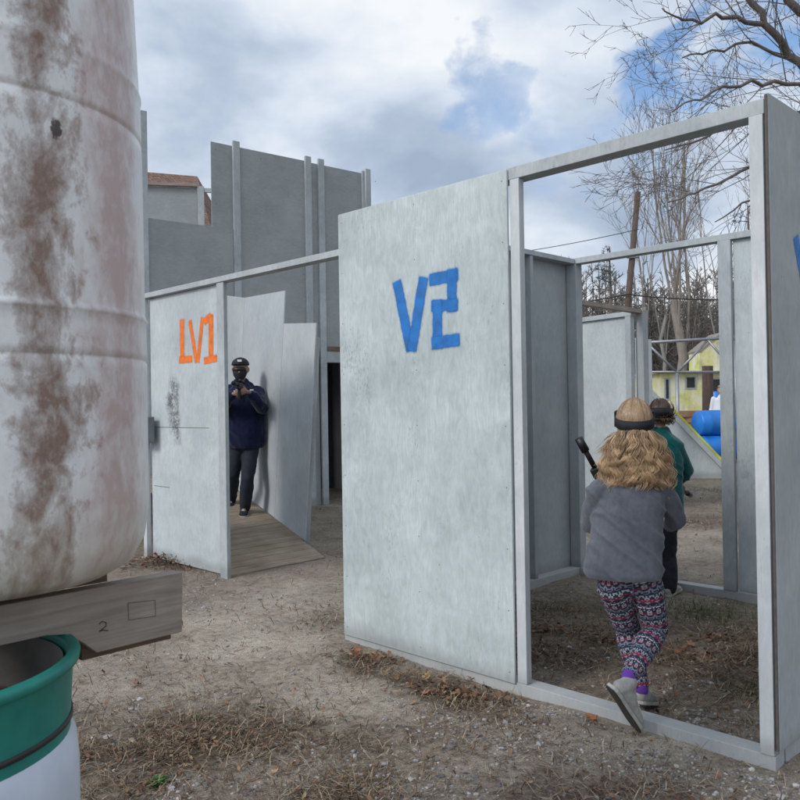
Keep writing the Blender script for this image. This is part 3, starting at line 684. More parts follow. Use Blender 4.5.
k1 = math_(t, 'ADD', st1, math_(t, 'MULTIPLY', band(TA1, .24), .285)); k1 = math_(t, 'ADD', k1, math_(t, 'MULTIPLY', s3, .12))
lowfade = ramp(t, sx.outputs[2], [(.02, -.10), (.25, .0), (.9, .02)])
k1 = ramp(t, math_(t, 'SUBTRACT', k1, .02), [(.80, 0), (.86, .42), (.92, .68), (1.06, .95)])
base = ramp(t, s2, [(.3, (.68, .685, .68)), (.7, (.86, .86, .85))])
k2 = ramp(t, math_(t, 'ADD', math_(t, 'ADD', math_(t, 'MULTIPLY', s2, .55), math_(t, 'MULTIPLY', polarn(4.5, 6, .5, 9.2, .4), .45)), math_(t, 'MULTIPLY', band(TA2, .32), .275)), [(.56, 0), (.70, .5), (.80, .8)])
c = mix(t, k2, base, (.42, .285, .26))
rust = ramp(t, s3, [(.3, (.15, .088, .062)), (.7, (.29, .185, .142))])
c = mix(t, k1, c, rust)
low = ramp(t, math_(t, 'ADD', sx.outputs[2], math_(t, 'MULTIPLY', s2, .3)), [(.12, .6), (.36, 0)]); c = mix(t, low, c, (.52, .47, .36))
spot = math_(t, 'POWER', 2.718, math_(t, 'MULTIPLY', math_(t, 'ADD', math_(t, 'POWER', math_(t, 'DIVIDE', math_(t, 'ADD', ang, .67), .035), 2), math_(t, 'POWER', math_(t, 'DIVIDE', math_(t, 'SUBTRACT', sx.outputs[2], .862), .018), 2)), -1))
c = mix(t, ramp(t, math_(t, 'MULTIPLY', math_(t, 'POWER', spot, .45), math_(t, 'ADD', math_(t, 'MULTIPLY', s3, 1.3), math_(t, 'MULTIPLY', s2, .5))), [(.52, 0), (.66, .9)]), c, (.035, .025, .02))
t.links.new(c, bs.inputs['Base Color']); bs.inputs['Roughness'].default_value = .42; bs.inputs['Specular IOR Level'].default_value = .4; bump(t, bs, s2, .12, .004); M['tank'] = m
tk = empty('water_tank', 'tall white plastic tank with rust brown stains at the left edge', 'tank', (-.88, 1.66, 1.02))
Rk = .34
prof = [(0, .0), (.20, .0), (.265, .008), (.305, .03), (.33, .075), (Rk, .14)]
def seam(z, r): return [(r, z - .005), (r - .003, z - .002), (r - .003, z + .001), (r + .0005, z + .004)]
prof += [(Rk, .43)] + seam(.453, Rk) + [(Rk, .47), (Rk - .001, .532), (Rk + .0015, .536), (Rk + .003, .541), (Rk - .001, .547), (Rk - .0025, .552), (Rk - .004, .8), (Rk - .005, .9)] + seam(.925, Rk - .006) + [(Rk - .006, .94), (Rk - .007, 1.02), (Rk - .005, 1.026), (Rk - .009, 1.034), (Rk - .010, 1.06), (Rk - .02, 1.3), (Rk - .05, 1.42), (.2, 1.50), (.09, 1.53), (.09, 1.57), (0, 1.57)]
fine_ = [prof[0]]
for (ra_, za_), (rb_, zb2) in zip(prof, prof[1:]):
    k_ = max(1, int(math.hypot(rb_ - ra_, zb2 - za_) / .018))
    for i in range(1, k_ + 1): fine_.append((ra_ + (rb_ - ra_) * i / k_, za_ + (zb2 - za_) * i / k_))
mb = MB(); mb.lathe(fine_, 96); mb.build('shell', M['tank'], tk, True)
mb = MB(); mb.lathe([(0, 1.575), (.11, 1.575), (.115, 1.63), (0, 1.64)], 32); mb.build('lid', M['black'], tk, True)
dr = empty('drum', 'white plastic drum with green upper rim under the timber board', 'drum', (-.932, 1.475, 0))
rim = .905; RD = .305
M['green'] = flat('green plastic', (.010, .19, .155), .45, .35, 9); M['drum_white'] = flat('blue white plastic', (.55, .60, .68), .45, .2, 5); M['drum_in'] = flat('dusty drum interior', (.16, .15, .14), .8, .3)
mb = MB(); mb.lathe([(RD - .012, rim - .155), (RD - .011, rim - .12), (RD - .006, rim - .03), (RD - .002, rim - .022), (RD + .006, rim - .018), (RD + .008, rim - .006), (RD + .002, rim), (RD - .012, rim), (RD - .018, rim - .012), (RD - .022, rim - .17), (RD - .02, rim - .18)], 72); mb.build('green_collar', M['green'], dr, True)
mb = MB(); mb.lathe([(RD - .012, rim - .132), (RD - .007, rim - .129), (RD - .007, rim - .121), (RD - .012, rim - .118)], 72); mb.build('black_band', M['black'], dr, True)
mb = MB(); mb.lathe([(0, 0), (RD - .04, 0), (RD - .01, .03), (RD, .1), (RD, .28), (RD + .008, .3), (RD, .32), (RD + .004, .5), (RD + .004, rim - .22), (RD - .002, rim - .165), (RD - .013, rim - .15)], 72); mb.build('shell', M['drum_white'], dr, True)
mb = MB(); mb.lathe([(RD - .024, rim - .02), (RD - .03, rim - .25), (RD - .04, .06), (0, .05)], 48); mb.build('liner', M['drum_in'], dr, True)
mb = MB(); mb.lathe([(RD - .03, rim - .13), (.2, rim - .11), (.0, rim - .09)], 48); mb.build('debris', M['old_wood'], dr, True)
# notched board across the drum
E = at(177, 572, 1.87); ang_b = math.atan2(1.87 - 1.585, -.52 + .79)
bd = empty('timber_board', 'weathered notched board stamped 2 resting across the drum under the tank', 'board', (E.x, E.y, 0), ang_b)
zt_, zb_ = .99, .852; nb = .912
mb = MB(); pts = [(-1.5, nb), (-.31, nb), (-.27, .905), (-.235, .88), (-.205, zb_), (0, zb_), (0.004, zt_), (-1.5, zt_)]
mb.poly([Vector((x, -.019, z)) for x, z in pts], .038, (0, 1, 0)); mb.build('plank', M['old_wood'], bd, bevel=.002)
mb = MB(); mb.box((-.22, .021, .83), (-.005, .10, .868)); mb.build('under_board', M['brown_wood'], bd, bevel=.002)
mb = MB(); mb.box((-1.5, .021, .95), (-.05, .075, zt_ - .012)); mb.build('rear_plank', M['old_wood'], bd, bevel=.002)
mb = MB(); mb.box((-1.1, .02, zt_ + .001), (-.16, .19, zt_ + .027)); mb.build('packing_board', M['brown_wood'], bd, bevel=.002)
mb = MB(); mb.box((-1.47, -.017, -.01), (-1.38, .07, .909)); mb.build('leg', M['old_wood'], bd, bevel=.002)
# pencil and stamp marks on the board: a 2 and a stamped rectangle
M['ink'] = flat('faded ink', (.035, .03, .035), .8)
mk = MB()
def bl_uv(px, py):
    d = ray(px, py); n = Vector((-sin(ang_b), cos(ang_b), 0)); o = E + n * -.019; c_ = Vector((0, 0, EYE)); tt = (o - c_).dot(n) / d.dot(n); p = c_ + d * tt; q = p - Vector((E.x, E.y, 0)); return Vector((q.dot(Vector((cos(ang_b), sin(ang_b), 0))), -.0197, q.z))
def marks(mb, lines, r=.0011):
    for ln in lines: mb.tube([bl_uv(*p) for p in ln], r, 4)
marks(mk, [[(99, 624), (102, 621.5), (106, 622.5), (106, 626), (99, 631.5), (103, 630), (108, 630.5)]]); 
mk.build('stamp_mark', M['ink'], bd)['label'] = 'handwritten digit 2'
mk = MB()
marks(mk, [[(128, 603), (155, 600), (155.5, 616), (128.5, 620), (128, 603)]], .0007)
mk.build('stamp_mark', flat('faded stamp ink', (.12, .10, .095), .9), bd)['label'] = 'faint stamped rectangle'
# block holding the free side of the tank
rs = empty('timber_board', 'second board under the back of the tank behind the notched one', 'board', (-.88, 1.9, 0), ang_b)
mb = MB(); mb.box((-.9, .0, .95), (.1, .09, 1.017)); mb.build('plank', M['old_wood'], rs); mb = MB(); mb.box((-.5, 0, 0), (-.41, .09, .949)); mb.build('leg', M['old_wood'], rs)
mb = MB(); mb.box((-.1, 0, 0), (-.01, .09, .949)); mb.build('leg', M['old_wood'], rs)

# ---------------------------------------------------------------- bare trees, woods, pine, pole, wires
def grow(mb, p, d, L_, r, depth, rnd, k=5, up=.15, wob=.22, n_child=4, ang=(.35, .8), shrink=.55, minr=.004, seg=None):
    n = seg or max(3, min(9, int(L_ / .35))); pts = [p]; rads = [r]; dd = d.normalized(); st = L_ / n; kids = []
    for i in range(n):
        dd = (dd + Vector((rnd.gauss(0, wob), rnd.gauss(0, wob), rnd.gauss(0, wob) + up)) * (.45)).normalized()
        pts.append(pts[-1] + dd * st); u = (i + 1) / n; rads.append(max(minr * .6, r * (1 - .68 * u))); kids.append((pts[-1], dd.copy(), rads[-1], u))
    mb.tube(pts, rads, k if r > .03 else (4 if r > .012 else 3), False)
    if depth <= 0: return
    for j in range(n_child):
        u = .22 + .76 * (j + rnd.random()) / n_child; q, dq, rq, _ = kids[min(n - 1, int(u * n))]
        ax = dq.orthogonal().normalized(); ax.rotate(Matrix.Rotation(rnd.uniform(0, 2 * pi), 3, dq)); nd = dq.copy(); nd.rotate(Matrix.Rotation(rnd.uniform(*ang), 3, ax))
        grow(mb, q, nd, L_ * shrink * rnd.uniform(.75, 1.2) * (1.1 - .4 * u), max(minr, rq * .62), depth - 1, rnd, k, up, wob, n_child, ang, shrink, minr)
# the near tree on the right, its trunk just outside the picture
tr = at(985, 400, 9.6); TR = empty('bare_tree', 'large bare tree at the right whose branches reach over the grey walls', 'tree', (tr.x, 9.6, 0)); inv = Vector(TR.location)
rnd = random.Random(12); mb = MB()
tk_ = [Vector((0, 0, -.2)), Vector((.02, 0, 1)), Vector((-.05, .05, 2.6)), Vector((-.2, 0, 4.2)), Vector((-.35, .1, 6)), Vector((-.3, .3, 8.5)), Vector((-.1, .4, 11))]
mb.tube(tk_, [.30, .24, .21, .18, .13, .08, .03], 12, False); mb.build('trunk', M['bark_dark'], TR, True)
def limb_px(seq, r0, r1, twigs, L_=1.3, depth=3, start=None):
    mb = MB(); pts = [at(x, y, Y) - inv for x, y, Y in seq]
    if start is not None: pts = [start] + pts
    # finer, slightly wandering
    P2 = []
    for i in range(len(pts) - 1):
        for k in range(4):
            q = pts[i].lerp(pts[i + 1], k / 4); P2.append(q + Vector((rnd.gauss(0, .02), rnd.gauss(0, .03), rnd.gauss(0, .02))) * (k > 0))
    P2.append(pts[-1]); n = len(P2); rr = [r0 + (r1 - r0) * i / (n - 1) for i in range(n)]
    mb.tube(P2, rr, 7, False)
    for j in range(twigs):
        i = int((.15 + .85 * (j + rnd.random()) / twigs) * (n - 2)); d = (P2[i + 1] - P2[i]).normalized()
        ax = d.orthogonal().normalized(); ax.rotate(Matrix.Rotation(rnd.uniform(0, 6.28), 3, d)); nd = d.copy(); nd.rotate(Matrix.Rotation(rnd.uniform(.4, .95), 3, ax))
        grow(mb, P2[i], nd, L_ * rnd.uniform(.6, 1.25) * (1.15 - .5 * i / n), min(.008, rr[i] * .4), depth, rnd, 5, .03, .24, 3, (.35, .85), .6, .0032)
    mb.build('branch', M['bark_dark'], TR, True)
limb_px([(885, 180, 9.3), (800, 62, 9.0), (764, 24, 8.8), (742, -15, 8.7), (705, -70, 8.6)], .065, .02, 13, 1.3, 3, tk_[3])
limb_px([(900, 190, 9.3), (800, 84, 8.8), (752, 80, 8.5), (712, 92, 8.3), (672, 112, 8.2)], .035, .008, 12, 1.1, 3, tk_[3])
limb_px([(900, 260, 9.4), (805, 150, 9.2), (752, 166, 9.0), (705, 188, 8.9), (668, 202, 8.9)], .035, .008, 12, 1.1, 3, tk_[2])
limb_px([(764, 24, 8.8), (722, 18, 8.7), (682, 20, 8.6), (662, 8, 8.5)], .03, .006, 9, .9, 3)
limb_px([(900, 100, 9.4), (830, 85, 9.3), (752, 42, 9.2), (712, 50, 9.1), (682, 58, 9.0)], .034, .007, 11, 1.0, 3, tk_[3])
limb_px([(900, 60, 9.6), (800, 12, 9.5), (772, -14, 9.4), (730, -50, 9.3)], .07, .03, 10, 1.3, 3, tk_[4])
limb_px([(880, 220, 9.3), (800, 112, 9.1), (742, 120, 9.0), (700, 140, 8.9), (665, 150, 8.8)], .04, .006, 12, 1.0, 3, tk_[3])
limb_px([(880, 240, 9.3), (805, 180, 9.4), (752, 200, 9.4), (715, 222, 9.3)], .035, .006, 10, .9, 3, tk_[2])
limb_px([(1080, 120, 9.8), (1180, 20, 10), (1260, -80, 10.2)], .08, .02, 9, 1.8, 3, tk_[3])
# far bare trees that can be told apart
def bare_tree(px, Y, top_py, label, seed, stems, r, mat, base_h=.35, spread=.35, group=None, nchild=4, crown=3):
    b = at(px, 400, Y); T = empty('bare_tree', label, 'tree', (b.x, Y, 0), 0, group); rn = random.Random(seed)
    Ht = at(px, top_py, Y).z; mb = MB(); th_ = Ht * base_h
    pts = [Vector((rn.gauss(0, .04) * i, rn.gauss(0, .04) * i, -.2 + (th_ + .2) * i / 5)) for i in range(6)]
    mb.tube(pts, [r * (1.25 - .35 * i / 5) for i in range(6)], 9, False); mb.build('trunk', mat, T, True)
    mb = MB()
    for s in range(stems):
        a = 2 * pi * s / stems + rn.random(); d = Vector((cos(a) * spread, sin(a) * spread, 1)); q = pts[3 + s % 3]
        grow(mb, q, d, (Ht - q.z) * rn.uniform(.82, 1.0), r * .33, crown, rn, 5, .10, .10, nchild, (.25, .55), .48, .0085, 9)
    mb.build('crown', mat, T, True)
bare_tree(679, 34, 128, 'tall bare multi-stemmed tree with warm brown trunk behind the pipe frame', 4, 6, .19, M['bark_warm'], .42, .22, nchild=5)
bare_tree(643, 38, 158, 'slender bare tree just right of the utility pole', 9, 4, .12, M['bark'], .45, .18, nchild=4)
bare_tree(718, 40, 175, 'bare tree with spreading upright twigs right of the tallest one', 15, 4, .14, M['bark'], .35, .3, nchild=4)
bare_tree(664, 42, 205, 'thin bare tree left of the tallest tree trunk', 21, 3, .10, M['bark'], .5, .15)
bare_tree(800, 40, 160, 'bare tree hidden behind the dark right wall', 25, 5, .18, M['bark'], .35, .3)
# pines
M['needle'] = flat('pine needles', (.035, .055, .03), .8, .4, 3)
def pine(px, Y, top_py, label, seed, h0=.3, wide=2.2, dens=1.0):
    b = at(px, 400, Y); T = empty('pine_tree', label, 'pine tree', (b.x, Y, 0)); rn = random.Random(seed); Ht = at(px, top_py, Y).z
    mb = MB(); mb.tube([(0, 0, -.2), (.05, 0, Ht * .5), (0, .05, Ht)], [.16, .10, .02], 8, False); mb.build('trunk', M['bark_dark'], T, True)
    mb = MB(); nb_ = MB(); z = Ht * h0
    while z < Ht:
        u = (z - Ht * h0) / (Ht * (1 - h0)); ln = wide * (1 - u) ** .7 * rn.uniform(.55, 1.1) + .2; a = rn.uniform(0, 6.28); d = Vector((cos(a), sin(a), .18)); pts = [Vector((0, 0, z)) + d * ln * k / 4 + Vector((0, 0, -.05 * k * k / 16 * ln)) for k in range(5)]
        mb.tube(pts, [.03, .02, .015, .01, .006], 4, False)
        for k in range(int(16 * dens * ln)):
            c = pts[1].lerp(pts[4], rn.random() ** .7) + Vector((rn.gauss(0, .12), rn.gauss(0, .12), rn.gauss(0, .07)))
            for q in range(9):
                v = Vector((rn.gauss(0, 1), rn.gauss(0, 1), rn.gauss(.35, .8))).normalized() * rn.uniform(.08, .17); s = v.orthogonal().normalized() * .013
                i = len(nb_.v); nb_.v += [c - s, c + s, c + v]; nb_.f.append((i, i + 1, i + 2))
        z += Ht * .028 * rn.uniform(.5, 1.5)
    mb.build('branch', M['bark_dark'], T, True)['kind'] = 'stuff'; nb_.build('needles', M['needle'], T)
pine(612, 30, 246, 'dark pine with tufted branches left of the utility pole', 5, .35, 1.7)
pine(752, 30, 205, 'pine whose tufts show beside the right door post', 8, .3, 1.5)
# utility pole, wires
pb = at(625.5, 330, 26); pt = at(638, 192, 26); UPL = empty('utility_pole', 'leaning brown utility pole rising behind the cell', 'pole', (pb.x - .35, 26, 0)); iv = Vector(UPL.location)
slope = (pt - pb); base = pb - slope * (pb.z / slope.z) ; UPL.location = base; iv = base.copy()
mb = MB(); mb.tube([Vector((0, 0, -.2)), (pt - iv) * .5, pt - iv], [.125, .11, .09], 12); mb.build('shaft', M['pole_wood'], UPL, True)
mb = MB(); mb.tube([pb + slope * .52 - iv + Vector((-.2, -.12, 0)), pb + slope * .52 - iv + Vector((.2, -.12, 0))], .03, 6); mb.build('bracket', M['greybox'], UPL, True)
def wire(name, label, a, b, sag, r=.022):
    mb = MB(); pts = []
    for k in range(25):
        u = k / 24; p = a.lerp(b, u); p.z -= sag * 4 * u * (1 - u); pts.append(p)
    mb.tube(pts, r, 5); tag(mb.build(name, M['black'], None), label, 'cable')
mid_ = base + (pt - base) * .62
wire('cable', 'dark cable sagging from the utility pole to the right over the woods', Vector((mid_.x, 25.8, at(627, 295, 25.8).z)), at(960, 262, 25), .55)
wire('cable', 'dark cable running left from the utility pole behind the cell wall', Vector((mid_.x, 25.8, at(627, 294, 25.8).z)), at(330, 318, 30), .3)
wire('cable', 'thin cable crossing the sky left of the utility pole', Vector((pt.x - .05, 25.8, pt.z - 1.25)), at(380, 262, 34), .3, .013)
# the woods as one mass
rn = random.Random(77); mb = MB()
def simple_tree(x, y, h, r):
    p = Vector((x, y, -.3)); pts = [p]; 
    for i in range(5): p = p + Vector((rn.gauss(0, .12), rn.gauss(0, .1), h / 5)); pts.append(p)
    mb.tube(pts, [r, r * .85, r * .7, r * .5, r * .3, .02], 4, False)
    for j in range(22):
        u = rn.uniform(.12, 1); q = pts[0].lerp(pts[-1], u); i = min(4, int(u * 5)); q = pts[i].lerp(pts[i + 1], u * 5 - i); a = rn.uniform(0, 6.28); l = h * .22 * (1.25 - u) * rn.uniform(.6, 1.2)
        d = Vector((cos(a), sin(a), rn.uniform(.6, 1.6))).normalized(); e = q + d * l; mb.tube([q, q + d * l * .5 + Vector((0, 0, .03 * l)), e], [r * .28, r * .18, .012], 3, False)
        for k in range(4):
            s0 = q.lerp(e, rn.uniform(.25, .95)); d2 = (d + Vector((rn.gauss(0, .6), rn.gauss(0, .6), rn.gauss(0, .4)))).normalized(); mb.tube([s0, s0 + d2 * l * .5], [.022, .008], 3, False)
for i in range(2300):
    y = 44 + 38 * rn.random() ** 1.1; x = rn.uniform(-.55, 1.15) * y
    if x < -12 and rn.random() < .5: continue
    simple_tree(x, y, rn.uniform(9, 13.5) * (.72 + .005 * (y - 40)), rn.uniform(.05, .15))
tag(mb.build('woods', M['woods'], None), 'far leafless woods behind the yellow green building', 'woods', None, 'stuff')

# ---------------------------------------------------------------- people
def fold(amp, s, o=0):
    def f(co, n):
        w = noise.noise(Vector((co.x * s * 1.0 + co.z * s * .9, co.y * s, co.z * s * .45 + o)))
        return amp * (1 - abs(w) * 2.6) + amp * .5 * noise.noise(co * s * 3 + Vector((o, 0, 0)))
    return f
def folds2(amp, o):
    def f(co, n):
        d = co.z * 1.0 + (co.x) * .9; w = noise.noise(Vector((d * 9, (co.x - co.z) * 3.2, co.y * 5 + o)))
        w2 = noise.noise(Vector((co.x * 7, co.y * 7, co.z * 3.0 + o * 3)))
        return amp * (max(0, 1 - abs(w) * 4.5) * .9 - .25) + amp * .45 * w2
    return f
def hand(mb, w, d, side, sz=1.0):
    """palm and five curled fingers: w wrist, d direction, side the thumb side"""
    d = d.normalized(); side = (side - d * side.dot(d)).normalized(); up = d.cross(side)
    L = .075 * sz
    mb.limb([w, w + d * L * .5, w + d * L], [(.020 * sz, .015 * sz), (.033 * sz, .013 * sz), (.034 * sz, .012 * sz)], 12, side)
    for i, (o, ln) in enumerate(((.025, .068), (.009, .076), (-.008, .07), (-.024, .055))):
        b = w + d * L * .95 + side * o * sz; l = ln * sz
        mb.limb([b, b + d * l * .45 + up * l * .12, b + d * l * .7 + up * l * .42, b + d * l * .62 + up * l * .75], [.0085 * sz, .008 * sz, .0075 * sz, .0065 * sz], 8, side)
    b = w + d * L * .3 + side * .026 * sz; l = .05 * sz
    mb.limb([b, b + side * l * .5 + d * l * .45, b + side * l * .6 + d * l * .95 + up * l * .3], [.011 * sz, .0095 * sz, .008 * sz], 8, d)
def head(mb, c, f, s=1.0, tilt=Vector((0, 0, 1))):
    """skull, jaw, nose, ears, brow, lips; f is the way the face looks"""
    f = f.normalized(); z = tilt.normalized(); f = (f - z * f.dot(z)).normalized(); r = f.cross(z)
    P = lambda x, y, h: c + r * x * s + f * y * s + z * h * s
    mb.limb([P(0, -.008, -.03), P(0, -.012, .02), P(0, -.012, .055)], [(.070 * s, .085 * s), (.076 * s, .094 * s), (.060 * s, .075 * s)], 20, r)
    mb.limb([P(0, .03, -.025), P(0, .042, -.07), P(0, .05, -.095)], [(.058 * s, .05 * s), (.046 * s, .042 * s), (.026 * s, .026 * s)], 16, r)
    mb.limb([P(0, .082, .005), P(0, .096, -.02), P(0, .104, -.034)], [.008 * s, .011 * s, .013 * s], 10, r)
    mb.limb([P(-.02, .083, -.062), P(0, .09, -.061), P(.02, .083, -.062)], [.007 * s, .009 * s, .007 * s], 8, z)
    for q in (-1, 1):
        mb.limb([P(q * .075, -.005, .012), P(q * .083, -.012, -.005), P(q * .076, -.002, -.030)], [(.008 * s, .014 * s), (.008 * s, .016 * s), (.006 * s, .009 * s)], 8, r)
        mb.limb([P(q * .014, .083, .024), P(q * .045, .072, .024)], [.010 * s, .008 * s], 8, z)
def arm(mb, sh, el, wr, r, k=1.0):
    mb.limb([sh, (sh + el) / 2, el, (el * 2 + wr) / 3, wr], [r[0], (r[0] + r[1]) / 2, r[1], r[1] * .98, r[2]], 14, (0, 0, 1))
def leg(mb, hp, kn, an, r):
    mb.limb([hp, hp.lerp(kn, .5), kn, kn.lerp(an, .3), kn.lerp(an, .7), an], [r[0], r[0] * .9, r[1], r[1] * 1.03, r[2] * 1.2, r[2]], 16, (1, 0, 0))
def body(root, J, s, f, mat=None, voxel=.006, tilt=Vector((0, 0, 1))):
    mb = MB(); side = J['side']
    head(mb, J['head'], f, s, tilt)
    mb.limb([J['head'] - tilt * .05 * s - f.normalized() * .015 * s, J['neck']], [.042 * s, .048 * s], 14, side)
    mb.limb([J['neck'], J['neck'].lerp(J['pelvis'], .12), J['neck'].lerp(J['pelvis'], .4), J['neck'].lerp(J['pelvis'], .7), J['pelvis']],
            [(.06 * s, .05 * s), (J['sw'] * .75, .07 * s), (J['sw'] * .72, .085 * s), (J['sw'] * .64, .075 * s), (J['sw'] * .72, .085 * s)], 18, side)
    for q in 'LR':
        arm(mb, J['sh' + q], J['el' + q], J['wr' + q], (.034 * s, .028 * s, .019 * s))
        hand(mb, J['wr' + q] + (J['ha' + q]).normalized() * .01, J['ha' + q], J['th' + q], s * .92)
        leg(mb, J['hp' + q], J['kn' + q], J['an' + q], (.058 * s, .040 * s, .028 * s))
        mb.limb([J['an' + q], J['an' + q].lerp(J['to' + q], .3), J['to' + q].lerp(J['an' + q], .45) + Vector((0, 0, .004))], [.024 * s, .018 * s, .014 * s], 12, (1, 0, 0))
    return remeshed(mb, 'body', mat or M['skin'], root, voxel, 3)
def shoe(root, heel, toe, up, wd, ht, mat, sole, k=1.0, opening=None, voxel=.005):
    d = (toe - heel); L_ = d.length; d.normalize(); up = (up - d * up.dot(d)).normalized(); s = d.cross(up)
    P = lambda a, h: heel + d * a * L_ + up * h
    mb = MB()
    mb.limb([P(.12, ht * .42), P(.32, ht * .42), P(.55, ht * .36), P(.75, ht * .29), P(.9, ht * .22)], [(wd * .36, ht * .40), (wd * .40, ht * .42), (wd * .43, ht * .34), (wd * .45, ht * .26), (wd * .36, ht * .18)], 18, s)
    mb.limb([P(.16, ht * .5), P(.19, ht * .98)], [(wd * .36, wd * .42), (wd * .33, wd * .40)], 16, s)
    mb.limb([P(.30, ht * .72), P(.42, ht * .80)], [(wd * .24, wd * .14), (wd * .22, wd * .12)], 12, s)
    sh = remeshed(mb, 'shoe', mat, root, voxel, 3)
    inv = Vector(root.location)
    def slab(h0, h1, grow, name, m_):
        q = MB(); out = []; prof = [(-.02, .26), (.03, .37), (.15, .42), (.35, .39), (.5, .41), (.68, .48), (.82, .48), (.94, .36), (1.0, .16)]
        pts = [P(a, h0) + s * w_ * wd * grow for a, w_ in prof] + [P(a, h0) - s * w_ * wd * grow for a, w_ in reversed(prof)]
        q.poly([p - inv for p in pts], h1 - h0, up); o = q.build(name, m_, root, bevel=.002); return o
    slab(0.0, ht * .17, 1.0, 'sole', sole); slab(-.006, -.0005, .9, 'tread', M['tread'])
    lc = MB()
    for i in range(4):
        a = .42 + i * .075; lc.tube([P(a, ht * (.77 - i * .055)) + s * wd * .2, P(a + .02, ht * (.83 - i * .055)), P(a, ht * (.77 - i * .055)) - s * wd * .2], .0028, 5)
    lc.v = [v - inv for v in lc.v]; lc.build('lace', M['white_cloth'], root)
def tagger(root_name, label, grip, muzzle, up, s=1.0, stock=.16):
    """black plastic laser tagger: receiver, barrel, scope, grip, magazine, stock"""
    d = (muzzle - grip); L_ = d.length; d.normalize(); up = (up - d * up.dot(d)).normalized(); sd = d.cross(up)
    X = Matrix(((d.x, sd.x, up.x, grip.x), (d.y, sd.y, up.y, grip.y), (d.z, sd.z, up.z, grip.z), (0, 0, 0, 1)))
    r = empty(root_name, label, 'toy gun'); r.matrix_world = X
    mb = MB(); mb.box((-.06, -.02, .0), (L_ * .55, .02, .065)); mb.build('receiver', M['black'], r, bevel=.006)
    mb = MB(); mb.tube([(L_ * .551, 0, .04), (L_ * .9, 0, .04)], .013, 12); mb.tube([(L_ * .8, 0, .04), (L_, 0, .04)], .02, 14); mb.build('barrel', M['black'], r, True)
    mb = MB(); mb.poly([Vector(p) for p in ((-.02, -.014, -.001), (.03, -.014, -.001), (.01, -.014, -.11), (-.035, -.014, -.11))], .028, (0, 1, 0)); mb.build('grip', M['black'], r, bevel=.004)
    mb = MB(); mb.box((L_ * .3, -.015, -.10), (L_ * .3 + .045, .015, -.001)); mb.build('magazine', M['black'], r, bevel=.004)
    mb = MB(); mb.tube([(-.061, 0, .04), (-stock, 0, .035)], .012, 8); mb.box((-stock - .03, -.014, -.05), (-stock - .001, .014, .06)); mb.build('stock', M['black'], r)
    mb = MB(); mb.tube([(.0, 0, .095), (L_ * .35, 0, .095)], .016, 12); mb.box((.03, -.008, .066), (.05, .008, .082)); mb.build('scope', M['black'], r, True)
    return r
def strap(root, c, rx, ry, h, tilt, f, name='goggle_strap', lens=True):
    z = Matrix.Rotation(tilt, 3, f.cross(Vector((0, 0, 1))).normalized()) @ Vector((0, 0, 1)); ff = (f - z * f.dot(z)).normalized(); r = ff.cross(z); K = 48
    mb = MB(); inv = Vector(root.location)
    for rr in (0, .006):
        for k in range(K):
            a = 2 * pi * k / K
            for zz_ in (-1, 1):
                b = 1 + .12 * (cos(a) < 0) * 0
                p = c + r * (rx + rr) * sin(a) + ff * (ry + rr) * cos(a) + z * zz_ * h / 2 * (1 + .35 * max(0, -cos(a)))
                mb.v.append(p - inv)
    for k in range(K):
        j = (k + 1) % K; o2 = 2 * K
        mb.f += [(2 * k, 2 * k + 1, 2 * j + 1, 2 * j), (o2 + 2 * k, o2 + 2 * j, o2 + 2 * j + 1, o2 + 2 * k + 1), (2 * k + 1, o2 + 2 * k + 1, o2 + 2 * j + 1, 2 * j + 1), (2 * k, 2 * j, o2 + 2 * j, o2 + 2 * k)]
    o = mb.build(name, M['strap'], root, True)
    if lens:
        q = MB()
        for sx_ in range(-4, 5):
            pass
        pts = []
        for k in range(13):
            a = (k - 6) / 6 * 1.15; pts.append(c + r * (rx + .012) * sin(a) + ff * (ry + .016) * cos(a) - inv)
        n0 = len(q.v)
        for p in pts: q.v += [p - z * .035, p + z * .032, p + z * .032 - ff * .02, p - z * .035 - ff * .02]
        for k in range(12):
            for j in range(4): a_ = n0 + 4 * k + j; b_ = n0 + 4 * k + (j + 1) % 4; q.f.append((a_, b_, b_ + 4, a_ + 4))
        q.build('goggles', M['black'], root, True)
    return z, ff, r
